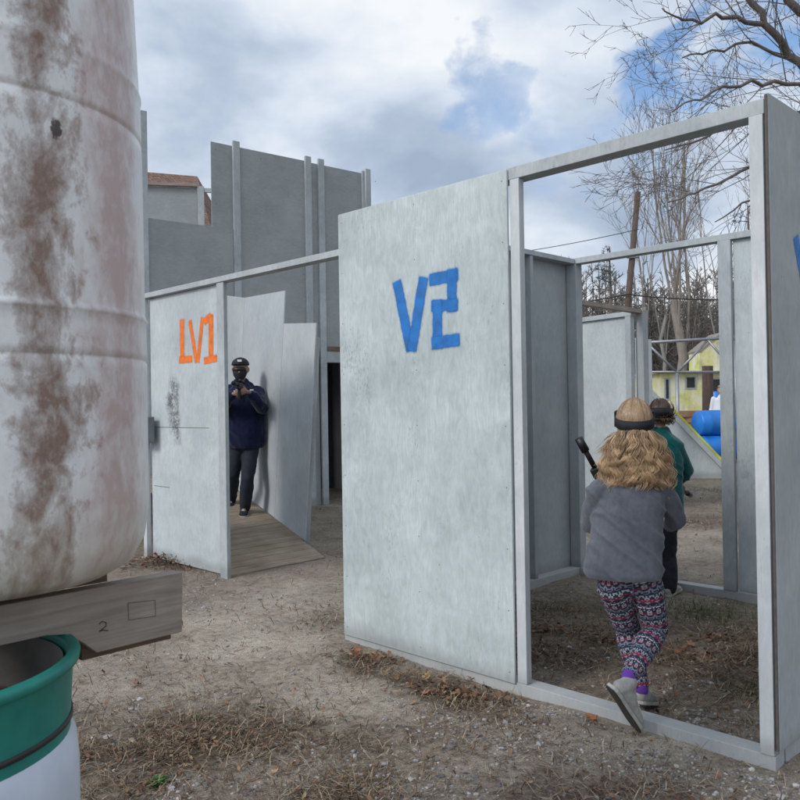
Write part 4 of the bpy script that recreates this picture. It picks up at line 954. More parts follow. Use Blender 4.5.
def hair(root, c, rx, ry, rz_, f, z, n_lock, n_in, zend, spread, col0, col1, mat, wave=.012, back=.06, depth=.05, rad=.0017, amax=2.35, sprd=1.4, crown=0):
    ff = (f - z * f.dot(z)).normalized(); r = ff.cross(z); inv = Vector(root.location); mb = MB()
    rnd = random.Random(3)
    for i in range(n_lock):
        a = (rnd.random() * 2 - 1) * amax + pi          # around the head, pi = back
        e = rnd.random(); ph = rnd.uniform(0, 6.28); lam = rnd.uniform(.07, .12); hs = rnd.choice((-1, 1)); ze = zend + rnd.uniform(-.06, .06) * (1 if abs(a - pi) < 1.5 else 2)
        ph2 = rnd.uniform(0, 6.28); lockc = rnd.random(); out = rnd.uniform(.75, 1.15)
        for j in range(n_in):
            da = rnd.gauss(0, .04); ra = rnd.gauss(0, .006); rb_ = rnd.gauss(0, .006); tone = min(1, max(0, lockc * .75 + rnd.random() * .25))
            pts = []; rads = []; cols = []
            zs = ze + rnd.uniform(-.012, .012); K = 20
            aa = a + da
            # over the skull
            el0 = 1.35 - e * .9
            for k in range(6):
                el = el0 * (1 - k / 5) + -.42 * (k / 5); g_ = 1.0 + .02 * rnd.random()
                p = c + (r * sin(aa) * rx + ff * cos(aa) * ry) * cos(el) * g_ + z * rz_ * sin(el) * g_
                pts.append(p)
            p0 = pts[-1]
            tgt = c + r * sin(aa) * spread * out + ff * (cos(aa) * ry * .8 - back) + r * ra * 2
            tgt.z = zs
            for k in range(1, K - 5):
                u = k / (K - 6); su = 1 - (1 - u) ** sprd
                q = p0.lerp(tgt, su); q.z = p0.z + (tgt.z - p0.z) * u
                q += (r * sin(aa) * .01 + ff * cos(aa) * .01) * sin(pi * u)
                dist_ = p0.z - q.z; A_ = wave * min(1, u * 1.6)
                tap = 1 - .6 * u ** 2; A_ = wave * (.25 + .9 * u); q += r * (A_ * sin(dist_ / lam * 6.28 + ph) + ra * tap) + ff * (A_ * hs * cos(dist_ / lam * 6.28 + ph) + rb_ * tap)
                pts.append(q)
            m_ = len(pts)
            for k in range(m_):
                t_ = k / (m_ - 1); rads.append(rad * (1 - .6 * t_ ** 3))
                w_ = max(0, min(1, min(1, max(0, t_ * 1.2 - .2)) * .42 + (tone - .22) * .85))
                for _ in range(4): mb.col.append(tuple(col0[x] + (col1[x] - col0[x]) * min(1, w_) for x in range(3)))
            mb.tube([p - inv for p in pts], rads, 4)
    for i in range(crown):
        a = rnd.uniform(-pi, pi); tone = .5 + .5 * noise.noise(Vector((a * 5, 0, 1))) + rnd.uniform(-.3, .3); pts = []; el0 = 1.5 - .7 * rnd.random()
        for k in range(8):
            el = el0 * (1 - k / 7) - .25 * (k / 7); g_ = 1.015 + .012 * rnd.random(); w2 = .04 * sin(k + a * 9)
            pts.append(c + (r * sin(a + w2) * rx + ff * cos(a + w2) * ry) * cos(el) * g_ + z * rz_ * sin(el) * g_ - inv)
        n1 = len(mb.v); mb.tube(pts, rad * 1.5, 4); w_ = min(.7, max(0, tone * .8 - .08)); mb.col += [tuple(col0[x] + (col1[x] - col0[x]) * w_ for x in range(3))] * (len(mb.v) - n1)
    o = mb.build('hair', mat, root, True); return o
def skullcap(root, c, rx, ry, rz_, f, z, mat, col, name='hair_base'):
    ff = (f - z * f.dot(z)).normalized(); r = ff.cross(z); inv = Vector(root.location); mb = MB(); K = 28; n = 12
    for i in range(n + 1):
        el = pi / 2 - (pi / 2 + .75) * i / n
        for k in range(K):
            a = 2 * pi * k / K; back = -cos(a); e2_ = el if back > -.2 else max(el, .45)
            mb.v.append(c + (r * sin(a) * rx + ff * cos(a) * ry) * cos(e2_) + z * rz_ * sin(e2_) - inv); mb.col.append(col)
    for i in range(n):
        for k in range(K): j = (k + 1) % K; mb.f.append((i * K + k, (i + 1) * K + k, (i + 1) * K + j, i * K + j))
    return mb.build(name, mat, root, True)

# leggings pattern: rows of small knitted motifs, laid along each leg
m, t, bs = newmat('fair isle leggings')
uvn = N(t, 'ShaderNodeUVMap'); sx = N(t, 'ShaderNodeSeparateXYZ'); t.links.new(uvn.outputs[0], sx.inputs[0])
uc = math_(t, 'FLOOR', math_(t, 'MULTIPLY', sx.outputs[0], 60)); vc_ = math_(t, 'FLOOR', math_(t, 'MULTIPLY', sx.outputs[1], 190))
um = math_(t, 'ABSOLUTE', math_(t, 'SUBTRACT', math_(t, 'MODULO', uc, 6), 3)); vm = math_(t, 'MODULO', vc_, 24)
cb2 = N(t, 'ShaderNodeCombineXYZ'); t.links.new(um, cb2.inputs[0]); t.links.new(vm, cb2.inputs[1])
wn_ = N(t, 'ShaderNodeTexWhiteNoise', noise_dimensions='2D'); t.links.new(cb2.outputs[0], wn_.inputs['Vector'])
vf = math_(t, 'DIVIDE', vm, 24)
navy_, mar, wht, gry = (.018, .024, .05), (.22, .022, .06), (.62, .60, .60), (.12, .13, .17)
ground = ramp(t, vf, [(0, navy_), (.14, mar), (.26, navy_), (.44, (.62, .58, .58)), (.50, navy_), (.64, (.16, .02, .045)), (.74, navy_), (.88, gry), (.93, navy_)], 'CONSTANT')
motif = ramp(t, vf, [(0, (.34, .36, .40)), (.14, (.34, .24, .28)), (.26, (.22, .24, .30)), (.44, mar), (.50, (.36, .37, .42)), (.64, (.36, .26, .30)), (.74, (.20, .22, .28)), (.88, navy_), (.93, (.1, .11, .15))], 'CONSTANT')
on = math_(t, 'GREATER_THAN', wn_.outputs[0], .60)
c = mix(t, on, ground, motif); t.links.new(c, bs.inputs['Base Color']); bs.inputs['Roughness'].default_value = .9; M['leggings'] = m

def legwear(root, J, s, mat, rr, flare=1.0, voxel=.006, disp=None, uv=False, top=None):
    mb = MB()
    for q in 'LR': leg(mb, J['hp' + q], J['kn' + q], J['an' + q] if top is None else J['kn' + q].lerp(J['an' + q], top), rr)
    pv = J['pelvis']; mb.limb([pv + Vector((0, 0, .05 * s)), pv - Vector((0, 0, .03 * s))], [(J['sw'] * .80, .09 * s), (J['sw'] * .82, .095 * s)], 18, J['side'])
    o = remeshed(mb, 'leggings' if uv else 'trousers', mat, root, voxel, 3, disp)
    if uv:
        me = o.data; ul = me.uv_layers.new(name='UVMap'); info = []
        for v in me.vertices:
            best = None
            for q in 'LR':
                acc = 0
                for a_, b_ in ((J['hp' + q], J['kn' + q]), (J['kn' + q], J['an' + q])):
                    d = b_ - a_; L_ = d.length; tt = max(-.5 if acc == 0 else 0, min(1, (v.co - a_).dot(d) / L_ ** 2)); pr = a_ + d * tt; di = (v.co - pr).length
                    if best is None or di < best[0]:
                        dn = d.normalized(); x = Vector((1, 0, 0)); x = (x - dn * x.dot(dn)).normalized(); y = dn.cross(x); w_ = v.co - pr
                        best = (di, (math.atan2(w_.dot(y), w_.dot(x)) / (2 * pi) + .5), acc + tt * L_ + 1 + (.03 if q == 'L' else 0))
                    acc += L_
            info.append(best[1:])
        for p in me.polygons:
            us = [info[me.loops[li].vertex_index] for li in p.loop_indices]
            wrap = max(u[0] for u in us) - min(u[0] for u in us) > .5
            for li, u in zip(p.loop_indices, us): ul.data[li].uv = (u[0] + (1 if wrap and u[0] < .5 else 0), u[1])
    return o
UP = Vector((0, 0, 1))
# --- the girl stepping over the sill
G = empty('person', 'girl with long wavy hair, grey fleece and patterned leggings stepping through the frame', 'person', (1.0, 3.45, 0))
f = Vector((.22, 1, -.05)).normalized(); side = f.cross(UP).normalized()
J = dict(head=at(634.5, 424, 3.50), neck=at(635, 462, 3.49), pelvis=at(628, 572, 3.46), sw=.17, side=side,
         shL=at(602, 484, 3.48), elL=at(591, 524, 3.58), wrL=at(606, 512, 3.77), haL=Vector((.5, .6, .3)), thL=Vector((.2, 0, 1)),
         shR=at(660, 485, 3.46), elR=at(678, 519, 3.53), wrR=at(668, 524, 3.72), haR=Vector((-.4, .7, .3)), thR=Vector((0, .2, 1)),
         hpL=at(613, 586, 3.47), knL=at(628, 630, 3.60), anL=at(641, 688, 3.50), toL=at(650, 706, 3.66),
         hpR=at(647, 586, 3.46), knR=at(655, 630, 3.50), anR=at(629, 677, 3.29), toR=at(640, 724, 3.31))
body(G, J, .84, f, voxel=.005, tilt=(UP + f * .12).normalized())
mb = MB()
mb.limb([at(636, 468, 3.49), at(634.5, 476, 3.485), at(631, 490, 3.47), at(628, 515, 3.46), at(625, 542, 3.455), at(623.5, 562, 3.45), at(623.5, 573, 3.45)],
        [(.065, .05), (.108, .065), (.145, .085), (.148, .095), (.154, .105), (.162, .112), (.166, .116)], 24, side)
arm(mb, at(598, 490, 3.48), at(589, 526, 3.57), at(603, 515, 3.73), (.050, .044, .034)); arm(mb, at(661, 490, 3.46), at(677, 520, 3.53), at(670, 525, 3.70), (.050, .046, .035))
mb.limb([at(622, 470, 3.47), at(636, 466, 3.44), at(650, 469, 3.47)], [.025, .03, .025], 10, (0, 0, 1))
remeshed(mb, 'fleece_jacket', M['fleece'], G, .006, 4, folds2(.012, 2), cut=at(623, 577, 3.45).z)
legwear(G, J, .84, M['leggings'], (.070, .056, .037), uv=True, voxel=.005, disp=fold(.002, 18), top=.93)
for q, hl, to, up in (('L', at(638, 704, 3.47), at(652, 704, 3.67), UP), ('R', at(610.5, 688, 3.245), at(638.5, 731, 3.335), Vector((.75, .2, .62)))):
    mb = MB(); a_ = J['an' + q]; b_ = hl.lerp(to, .24) + up.normalized() * .045; mb.limb([a_.lerp(b_, -.1), a_.lerp(b_, .8)], [(.031, .031), (.030, .030)], 14, (1, 0, 0)); remeshed(mb, 'sock', M['purple'], G, .005, 2)
    shoe(G, hl, to, up, .088, .085, M['shoe'], M['sole'])
hc = J['head'] + Vector((0, 0, .012)); tz = (UP + f * .12).normalized()
skullcap(G, hc, .073, .087, .097, f, tz, M['hair_girl'], (.13, .08, .045))
hair(G, hc, .076, .091, .1, f, tz, 80, 34, 1.05, .126, (.075, .042, .022), (.90, .62, .36), M['hair_girl'], .014, .05, rad=.0014, amax=2.2, sprd=1.05, crown=1500)
strap(G, hc + Vector((0, 0, .002)), .0795, .0945, .034, R(14), f)
mb = MB(); bk_ = hc - f * .105 - Vector((0, 0, .06)); mb.limb([bk_, bk_ - Vector((.004, 0, .045))], [(.013, .006), (.009, .005)], 8, side); mb.v = [v - Vector(G.location) for v in mb.v]; mb.build('strap_end', M['strap'], G, True)
tagger('laser_tagger', 'black laser tagger held up by the girl in grey, its muzzle over her left shoulder', at(622, 500, 3.82), at(586, 435, 3.80), Vector((-1, .2, .8)), .8, .12)
# --- the child in teal
K2 = empty('person', 'child in teal jacket and black trousers walking ahead of the girl in grey', 'person', (1.86, 5.7, 0))
f = Vector((.45, 1, 0)).normalized(); side = f.cross(UP).normalized()
J = dict(head=at(660, 413, 5.72), neck=at(661, 432, 5.72), pelvis=at(662, 516, 5.70), sw=.17, side=side,
         shL=at(645, 444, 5.76), elL=at(640, 474, 5.84), wrL=at(662, 478, 6.0), haL=Vector((.6, .5, .1)), thL=UP,
         shR=at(678, 445, 5.66), elR=at(687, 471, 5.74), wrR=at(676, 484, 5.92), haR=Vector((-.2, .8, .1)), thR=UP,
         hpL=at(655, 520, 5.72), knL=at(658, 552, 5.82), anL=at(655, 578, 5.95), toL=at(660, 588, 6.1),
         hpR=at(668, 520, 5.66), knR=at(668, 556, 5.68), anR=at(670, 588, 5.62), toR=at(678, 595, 5.75))
body(K2, J, .84, f, voxel=.007)
mb = MB(); mb.limb([at(661, 434, 5.72), at(661, 440, 5.72), at(661, 460, 5.7), at(661, 490, 5.7), at(662, 514, 5.7)], [(.07, .06), (.13, .08), (.155, .10), (.15, .105), (.155, .11)], 20, side)
arm(mb, at(646, 446, 5.75), at(640, 474, 5.84), at(656, 479, 5.97), (.056, .05, .037)); arm(mb, at(676, 447, 5.67), at(687, 471, 5.74), at(677, 483, 5.89), (.056, .052, .037))
remeshed(mb, 'teal_jacket', M['teal'], K2, .007, 3, folds2(.009, 8), cut=at(662, 522, 5.7).z)
legwear(K2, J, .84, M['black_cloth'], (.068, .056, .046), disp=fold(.004, 14))
for hl, to in ((at(652, 588, 5.93), at(662, 588, 6.12)), (at(667, 599, 5.58), at(679, 598, 5.78))): shoe(K2, Vector((hl.x, hl.y, .005)), Vector((to.x, to.y, .01)), UP, .085, .08, M['shoe'], M['sole'], voxel=.007)
hc = J['head'] + Vector((0, 0, .01)); skullcap(K2, hc, .073, .087, .096, f, UP, M['hair_brown'], (.05, .028, .018))
hair(K2, hc, .075, .089, .098, f, UP, 50, 10, 1.24, .075, (.04, .022, .014), (.11, .06, .035), M['hair_brown'], .004, .015, rad=.0024, amax=2.1, sprd=.9)
strap(K2, hc + Vector((0, 0, -.008)), .082, .096, .04, R(-6), f)
tagger('laser_tagger', 'black laser tagger held low by the child in teal', at(672, 488, 6.0), at(690, 500, 6.45), UP, .8, .16)
# --- the man on the ramp
pz = at(244, 516.5, 8.5)
MN = empty('person', 'man in navy hoodie, black cap and face mask standing on the ramp', 'person', (pz.x, 8.5, pz.z))
f = Vector((.06, -1, -.05)).normalized(); side = f.cross(UP).normalized()
J = dict(head=at(240.5, 369, 8.42), neck=at(241, 385, 8.47), pelvis=at(246, 440, 8.5), sw=.21, side=side,
         shL=at(257, 391, 8.48), elL=at(261, 406, 8.30), wrL=at(249, 392, 8.12), haL=Vector((-.9, -.3, .1)), thL=UP,
         shR=at(224, 391, 8.48), elR=at(221, 408, 8.34), wrR=at(233, 394, 8.16), haR=Vector((.9, -.3, .1)), thR=UP,
         hpL=at(251, 446, 8.5), knL=at(247.5, 479, 8.38), anL=at(245, 508, 8.46), toL=at(243.5, 515, 8.28),
         hpR=at(238, 446, 8.5), knR=at(233, 474, 8.5), anR=at(231, 500, 8.82), toR=at(230, 510, 8.66))
M['skin_man'] = flat('tanned skin', (.33, .19, .14), .5, .1)
body(MN, J, 1.06, f, M['skin_man'], .009)
mb = MB(); mb.limb([at(241, 386, 8.47), at(241.5, 391, 8.47), at(243, 405, 8.48), at(245, 425, 8.49), at(246, 443, 8.5)], [(.10, .09), (.18, .11), (.225, .14), (.205, .145), (.20, .14)], 24, side)
arm(mb, at(257.5, 393, 8.48), at(262, 408, 8.30), at(252, 394.5, 8.15), (.072, .062, .046)); arm(mb, at(225, 393, 8.48), at(220, 409, 8.34), at(231, 396, 8.19), (.072, .062, .046))
mb.limb([at(233, 387, 8.50), at(240, 385, 8.56), at(249, 387, 8.50)], [.05, .055, .05], 12, (0, 0, 1))
remeshed(mb, 'navy_hoodie', M['navy'], MN, .011, 3, fold(.012, 8, 4), cut=at(246, 448, 8.5).z)
legwear(MN, J, 1.06, M['jeans'], (.088, .070, .055), voxel=.010, disp=fold(.004, 9))
for q, (hl, to) in (('L', (at(245, 514, 8.55), at(243, 518, 8.27))), ('R', (at(231, 505, 8.90), at(229.5, 510, 8.62)))): shoe(MN, hl, to, UP, .105, .10, M['black_cloth'], M['sole'], voxel=.009)
inv = Vector(MN.location); hc = J['head']
mb = MB(); mb.lathe([(.0, .125), (.04, .115), (.07, .096), (.088, .068), (.093, .045), (.088, .038)], 28); mb.v = [Vector((v.x, v.y * 1.12, v.z)) + hc - inv for v in mb.v]
mb2 = MB()
for i in range(2):
    for k in range(11):
        a = (k - 5) / 5 * 1.15
        for e in (0, 1): mb2.v.append(hc - inv + Vector((sin(a) * (.088 + .008 * e), -cos(a) * (.098 + .04 * e), .052 - .004 * e - .006 * i)))
for k in range(10):
    a = 2 * k; mb2.f += [(a, a + 1, a + 3, a + 2), (22 + a, 22 + a + 2, 22 + a + 3, 22 + a + 1), (a + 1, 22 + a + 1, 22 + a + 3, a + 3)]
cp = mb.build('cap', M['strap'], MN, True); mb2.build('cap_brim', M['strap'], cp, True)
mb = MB(); mb.box((-.022, -.004, -.011), (.022, .002, .011)); mb.build('cap_badge', M['white_mark'], MN, loc=hc - inv + Vector((.012, -.106, .082)))
mb = MB(); mb.limb([hc + Vector((0, -.035, -.030)), hc + Vector((0, -.05, -.07)), hc + Vector((0, -.05, -.1))], [(.074, .074), (.066, .070), (.045, .05)], 18, side); mb.v = [v - inv for v in mb.v]; mb.build('face_mask', M['strap'], MN, True)
mb = MB(); mb.limb([hc + Vector((-.06, -.075, -.006)), hc + Vector((0, -.112, -.008)), hc + Vector((.06, -.075, -.006))], [(.018, .012), (.024, .016), (.018, .012)], 12, (0, 0, 1)); mb.v = [v - inv for v in mb.v]; mb.build('goggles', M['black'], MN, True)
hp_ = at(238, 392.5, 8.12)
tagger('laser_tagger', 'black laser tagger held at the chest of the man in navy', at(243, 391, 8.22), at(233, 387, 7.85), UP, 1.0, .16)
mb = MB(); c0 = at(238.5, 394, 8.0)
mb.box((-.03, 0, -.012), (.0, .02, .012)); mb.build('red_badge', M['red_mark'], MN, loc=at(239.5, 396, 8.335) - inv)
mb = MB()
for dx in (-.024, 0, .024): mb.box((dx, 0, -.012), (dx + .012, .012, .012))
mb.build('chest_print', M['white_mark'], MN, loc=at(236, 391.5, 8.335) - inv)
mb = MB(); mb.box((-.018, 0, -.012), (.018, .02, .012)); mb.build('chest_print', M['white_mark'], MN, loc=at(251.5, 390.5, 8.345) - inv)
# --- far person by the barrels
Q = at(721, 400, 19.3); FP = empty('person', 'blond person in pale shirt standing far off behind the blue barrels', 'person', (Q.x, 19.3, 0))
f = Vector((-.3, -1, 0)).normalized(); side = f.cross(UP).normalized(); B0 = Vector((Q.x, 19.3, 0))
J = dict(head=B0 + Vector((0, 0, 1.62)), neck=B0 + Vector((0, 0, 1.46)), pelvis=B0 + Vector((0, 0, .95)), sw=.19, side=side)
for q, s_ in (('L', 1), ('R', -1)):
    X = side * s_; J['sh' + q] = B0 + X * .17 + UP * 1.4; J['el' + q] = B0 + X * .23 + UP * 1.12; J['wr' + q] = B0 + X * .2 + f * .12 + UP * .92; J['ha' + q] = Vector((0, 0, -1)); J['th' + q] = f
    J['hp' + q] = B0 + X * .09 + UP * .9; J['kn' + q] = B0 + X * .1 + UP * .5; J['an' + q] = B0 + X * .1 + UP * .09; J['to' + q] = B0 + X * .1 + f * .18 + UP * .03
body(FP, J, 1.0, f, voxel=.012)
mb = MB(); mb.limb([B0 + UP * 1.44, B0 + UP * 1.38, B0 + UP * 1.15, B0 + UP * .9], [(.08, .07), (.18, .1), (.18, .12), (.18, .13)], 16, side)
for q in 'LR': arm(mb, J['sh' + q], J['el' + q], J['wr' + q], (.06, .05, .04))
remeshed(mb, 'shirt', M['white_cloth'], FP, .014, 2); legwear(FP, J, 1.0, M['jeans'], (.09, .07, .055), voxel=.014)
skullcap(FP, J['head'] + UP * .012, .085, .102, .11, f, UP, M['hair_girl'], (.45, .32, .16), 'hair')
for q in 'LR':
    a_ = J['an' + q] - UP * .085 - f * .06; shoe(FP, a_, a_ + f * .27, UP, .1, .09, M['shoe'], M['sole'], voxel=.012)

# ---------------------------------------------------------------- ground scatter
rn = random.Random(5)
M['straw'] = flat('dry straw', (.30, .225, .15), .9, .3, 3, 0, 0)
def tintmat(name, rough=.9):
    m, t, b = newmat(name); a = N(t, 'ShaderNodeAttribute'); a.attribute_name = 'tint'; v = coords(t); n = noi(t, v, 60, 4, .6, 0, False)
    t.links.new(mix(t, 1.0, a.outputs['Color'], ramp(t, n, [(.3, .7), (.7, 1.15)]), 'MULTIPLY'), b.inputs['Base Color']); b.inputs['Roughness'].default_value = rough; b.inputs['Specular IOR Level'].default_value = .25; return m
M['tint'] = tintmat('mixed natural tones')
def spot(zmax):
    """a ground position, denser near the camera: even in picture area down to zmax metres"""
    while True:
        py = rn.uniform(488, 830); px = rn.uniform(-60, 860); g = gp(px, py)
        if 1.2 < g.y < zmax: return g
def inwall(x, y):      # keep clear of sills
    s = x + y
    return abs(s - 4.39) < .07 and -.4 < x < 1.45
# straw and dead grass stems
mb = MB(); n = 0
while n < 21000:
    g = spot(16); l = litter(g.x, g.y)
    if rn.random() > .07 + l * 1.1 or inwall(g.x, g.y): continue
    n += 1; a = rn.uniform(0, 6.28); L_ = rn.uniform(.02, .075) * (1 + .04 * g.y); el = abs(rn.gauss(0, .22)) if rn.random() < .8 else rn.uniform(.3, 1.0); w_ = rn.uniform(.0009, .0019) * (1 + .08 * g.y)
    p = Vector((g.x, g.y, gz(g.x, g.y) + .002 + rn.random() * .008 * l)); d = Vector((cos(a) * cos(el), sin(a) * cos(el), sin(el))); s = Vector((-sin(a), cos(a), 0)) * w_
    q = p + d * L_ * .55 + Vector((rn.gauss(0, .004), rn.gauss(0, .004), .003)); e = q + d * L_ * .45 + Vector((rn.gauss(0, .008), rn.gauss(0, .008), -L_ * .15 * sin(el)))
    i = len(mb.v); mb.v += [p - s, p + s, q - s, q + s, e]; mb.f += [(i, i + 1, i + 3, i + 2), (i + 2, i + 3, i + 4)]
    k = rn.random(); c = (.34, .27, .19) if k < .35 else ((.20, .135, .085) if k < .7 else (.12, .075, .05)); kk = rn.uniform(.65, 1.3); c = tuple(v * kk for v in c); mb.col += [c] * 5
tag(mb.build('dead_grass', M['tint'], None), 'dry straw, pine needles and dead grass strewn on the dirt', 'dead grass', None, 'stuff')
# green grass
mb = MB(); n = 0; tries = 0
while n < 12000 and tries < 200000:
    tries += 1; g = spot(26); v = green(g.x, g.y)
    if rn.random() > v * .9 - .1 or inwall(g.x, g.y): continue
    n += 1; a = rn.uniform(0, 6.28); L_ = rn.uniform(.015, .05) * (1 + .05 * g.y); p = Vector((g.x, g.y, gz(g.x, g.y) - .002)); d = Vector((cos(a) * .7, sin(a) * .7, rn.uniform(.5, 1.2))); s = Vector((-sin(a), cos(a), 0)) * .0014 * (1 + .12 * g.y); e = p + d * L_
    i = len(mb.v); mb.v += [p - s, p + s, e]; mb.f.append((i, i + 1, i + 2)); k = rn.uniform(.7, 1.3); c = (.075 * k, .10 * k, .032 * k) if rn.random() < .7 else (.2 * k, .17 * k, .09 * k); mb.col += [c] * 3
tag(mb.build('grass', M['tint'], None), 'thin green grass patches on the dirt', 'grass', None, 'stuff')
# gravel
mb = MB(); n = 0
ico = [Vector(v).normalized() for v in ((0, 0, 1), (.894, 0, .447), (.276, .851, .447), (-.724, .526, .447), (-.724, -.526, .447), (.276, -.851, .447), (.724, .526, -.447), (-.276, .851, -.447), (-.894, 0, -.447), (-.276, -.851, -.447), (.724, -.526, -.447), (0, 0, -1))]
icf = ((0, 1, 2), (0, 2, 3), (0, 3, 4), (0, 4, 5), (0, 5, 1), (1, 6, 2), (2, 7, 3), (3, 8, 4), (4, 9, 5), (5, 10, 1), (6, 7, 2), (7, 8, 3), (8, 9, 4), (9, 10, 5), (10, 6, 1), (11, 7, 6), (11, 8, 7), (11, 9, 8), (11, 10, 9), (11, 6, 10))
GR = []
for (px, py, rx, ry, s) in ((770, 785, .45, .25, 1), (660, 760, .5, .15, .9), (560, 705, .5, .12, 1.1), (500, 735, .5, .2, .8), (400, 780, .5, .2, .7), (220, 585, .6, .25, 1.0), (170, 600, .6, .2, .9), (640, 680, .3, .2, .8), (720, 720, .3, .15, .8), (600, 660, .4, .3, .5), (450, 720, .4, .2, .5), (200, 790, .4, .15, .5)):
    q = gp(px, py); GR.append((q.x, q.y, rx, ry, s))
def grav(x, y):
    v = .13
    for (a, b, rx, ry, s) in GR: v = max(v, s * bl(x, y, a, b, rx, ry, -.6))
    return v * (.8 + .9 * fb(x, y, 3, 51))
while n < 8800:
    g = spot(11)
    if rn.random() > grav(g.x, g.y) or inwall(g.x, g.y): continue
    n += 1; r = min(.016, .0022 + rn.expovariate(1 / .0024)) * (1 + .04 * g.y); c = Vector((g.x, g.y, gz(g.x, g.y) + r * .1)); sc3 = Vector((rn.uniform(.7, 1.3), rn.uniform(.7, 1.3), rn.uniform(.45, .8))); i = len(mb.v)
    a = rn.uniform(0, 6.28); ca_, sa_ = cos(a), sin(a)
    for v in ico:
        w_ = rn.uniform(.8, 1.15); x, y = v.x * sc3.x * r * w_, v.y * sc3.y * r * w_; mb.v.append(c + Vector((x * ca_ - y * sa_, x * sa_ + y * ca_, v.z * sc3.z * r * w_)))
    mb.f += [(i + a_, i + b_, i + c_) for a_, b_, c_ in icf]
    k = rn.random() ** 1.5; b_ = .15 + .36 * k; cc = (b_, b_ * rn.uniform(.92, .98), b_ * rn.uniform(.84, .97)); mb.col += [cc] * 12
tag(mb.build('gravel', M['tint'], None), 'small pale stones scattered over the dirt', 'gravel', None, 'stuff')
# leaf litter: small broken leaves
def leaf_mesh(mb, c, size, yaw, curl, col, tilt, lobes=True):
    out = [(0, -.55), (.16, -.2), (.5, -.38), (.40, -.08), (.62, .1), (.32, .2), (.34, .45), (.12, .36), (0, .7), (-.12, .36), (-.34, .45), (-.32, .2), (-.62, .1), (-.40, -.08), (-.5, -.38), (-.16, -.2)] if lobes else [(0, -.5), (.22, -.25), (.3, .05), (.18, .35), (0, .55), (-.18, .35), (-.3, .05), (-.22, -.25)]
    ca_, sa_ = cos(yaw), sin(yaw); i = len(mb.v); X = Matrix.Rotation(yaw, 3, 'Z') @ Matrix.Rotation(tilt, 3, 'X')
    mb.v.append(c + X @ Vector((0, 0, .0))); mb.col.append(col)
    for (x, y) in out:
        x += rn.gauss(0, .03); y += rn.gauss(0, .03); z = curl * (x * x * 1.6 + y * y * .5) + rn.gauss(0, .035)
        mb.v.append(c + X @ (Vector((x, y, z)) * size)); kk_ = rn.uniform(.85, 1.1); mb.col.append(tuple(v * kk_ for v in col))
    k = len(out)
    for j in range(k): mb.f.append((i, i + 1 + j, i + 1 + (j + 1) % k))
    return i
CL = [gp(*p_) for p_ in ((362, 656), (380, 660), (430, 684), (450, 690), (418, 680), (520, 690), (475, 690), (600, 640), (720, 640), (690, 655), (550, 630))]
mb = MB(); n = 0
pile = gp(165, 562); LITC = [(.26, .13, .075), (.28, .17, .10), (.15, .09, .06), (.34, .23, .14), (.11, .07, .05), (.26, .12, .07)]
while n < 3300:
    if n < 420: g = Vector((pile.x + rn.gauss(0, .36), pile.y + rn.gauss(0, .14), 0)); extra = rn.random() * .10 * bl(g.x, g.y, pile.x, pile.y, .45, .2)
    elif n < 800:
        q_ = CL[n % len(CL)]; g = Vector((q_[0] + rn.gauss(0, .09), q_[1] + rn.gauss(0, .05), 0)); extra = rn.random() * .03
        if inwall(g.x, g.y): continue
    else:
        g = spot(14); extra = rn.random() * .012
        if rn.random() > .04 + litter(g.x, g.y) ** 1.5 or inwall(g.x, g.y): continue
    n += 1; kk = rn.uniform(.6, 1.1); c = tuple(v * kk for v in rn.choice(LITC)); leaf_mesh(mb, Vector((g.x, g.y, gz(g.x, g.y) + .008 + extra)), rn.uniform(.008, .026) * (1.6 if n < 800 else 1) * (1 + .05 * g.y), rn.uniform(0, 6.28), rn.uniform(-.5, .7), c, rn.gauss(0, .35), False)
tag(mb.build('leaf_litter', M['tint'], None), 'small brown broken leaves lying among the straw', 'leaf litter', None, 'stuff')
# the leaves one can pick out
for (px, py, size, col, lab) in ((591, 719, .052, (.42, .13, .05), 'orange brown maple leaf lying outside the sill left of the sneaker'), (690, 647, .06, (.30, .17, .10), 'pale brown curled leaf on the cell floor by the grass'), (374, 655, .045, (.40, .15, .08), 'rusty leaf at the foot of the V2 sheet, farthest left'),
        (358, 650, .04, (.36, .13, .07), 'dark red leaf tucked beneath the left corner of the V2 sheet'), (427, 676, .042, (.46, .30, .13), 'yellowish leaf leaning in the straw below the V2 sheet'), (425, 691, .042, (.42, .17, .11), 'pinkish brown leaf flat on the straw below the V2 sheet'),
        (472, 676, .045, (.38, .18, .08), 'upright brown leaf in the straw nearest the door post'), (519, 686, .045, (.20, .06, .04), 'dark maroon leaf against the foot of the door post'), (187, 762, .03, (.52, .38, .22), 'tan leaf in the brown straw right of the green drum'),
        (275, 771, .03, (.50, .30, .17), 'small orange tan leaf in the foreground straw'), (138, 685, .05, (.34, .15, .09), 'reddish leaf lying on bare dirt right of the drum'), (131, 741, .025, (.5, .42, .30), 'cream coloured leaf scrap near the green drum')):
    g = gp(px, py); mb = MB(); leaf_mesh(mb, Vector((0, 0, 0)), size, 0, rn.uniform(.25, .6), col, .0)
    mb.tube([Vector((0, -.5 * size, 0)), Vector((0, -1.1 * size, .006))], .0012, 4); mb.col += [(.2, .12, .08)] * (len(mb.v) - len(mb.col))
    o = mb.build('leaf', M['tint'], None, loc=(g.x, g.y, gz(g.x, g.y) + .012)); o.rotation_euler = (rn.gauss(0, .25) + (.9 if 'upright' in lab or 'leaning' in lab else 0), rn.gauss(0, .2), rn.uniform(0, 6.28)); tag(o, lab, 'leaf', 'fallen leaves on the dirt')
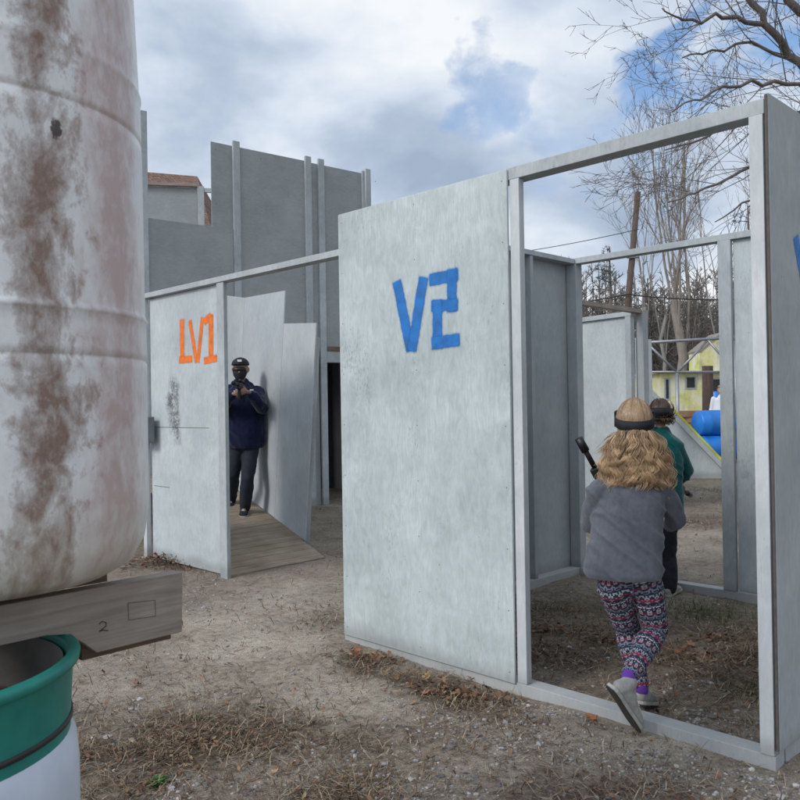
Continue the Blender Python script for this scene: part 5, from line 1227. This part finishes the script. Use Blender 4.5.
# small green weeds
def weed(px, py, n, s, label):
    g = gp(px, py); mb = MB()
    for k in range(n):
        a = rn.uniform(0, 6.28); L_ = rn.uniform(.4, 1) * s; st = Vector((rn.gauss(0, .012), rn.gauss(0, .012), 0)); d = Vector((cos(a), sin(a), rn.uniform(.25, .9))).normalized(); e = st + d * L_; sd = Vector((-sin(a), cos(a), 0)) * L_ * .17; m_ = st.lerp(e, .55)
        i = len(mb.v); mb.v += [st, m_ - sd + Vector((0, 0, .003)), e - Vector((0, 0, L_ * .15)), m_ + sd + Vector((0, 0, .003))]; mb.f += [(i, i + 1, i + 2), (i, i + 2, i + 3)]; kk = rn.uniform(.7, 1.3); mb.col += [(.06 * kk, .15 * kk, .035 * kk)] * 4
    tag(mb.build('weed', M['tint'], None, loc=(g.x, g.y, gz(g.x, g.y))), label, 'weed')
weed(158, 778, 60, .045, 'small green weed in the brown straw near the camera')
weed(199, 718, 30, .035, 'tiny green weed at the edge of the trodden dirt')
weed(262, 706, 16, .028, 'sparse green weed sprout beyond the straw patch')
# straw tufts at the foot of the wall
mb = MB()
for (px, py, k, s) in ((100, 785, 40, .10), (330, 735, 12, .08), (452, 672, 30, .12), (478, 690, 20, .09), (400, 672, 22, .09), (365, 660, 12, .07), (330, 795, 24, .09), (270, 745, 12, .08), (620, 785, 14, .06)):
    g = gp(px, py)
    for j in range(k):
        a = rn.uniform(0, 6.28); x, y = g.x + rn.gauss(0, .06), g.y + rn.gauss(0, .05); p = Vector((x, y, gz(x, y))); d = Vector((cos(a) * .6, sin(a) * .6, rn.uniform(.1, 1))).normalized(); L_ = s * rn.uniform(.4, 1); q = p + d * L_ * .6; e = q + (d + Vector((cos(a), sin(a), -.8)) * .6).normalized() * L_ * .4
        mb.tube([p, q, e], [.0013, .001, .0005], 3, False); kk = rn.uniform(.7, 1.15); c = tuple(v * kk for v in (.42, .33, .23)); mb.col += [c] * (len(mb.v) - len(mb.col))
tag(mb.build('straw_tufts', M['tint'], None), 'tufts of long pale dead grass by the wall foot', 'dead grass', None, 'stuff')
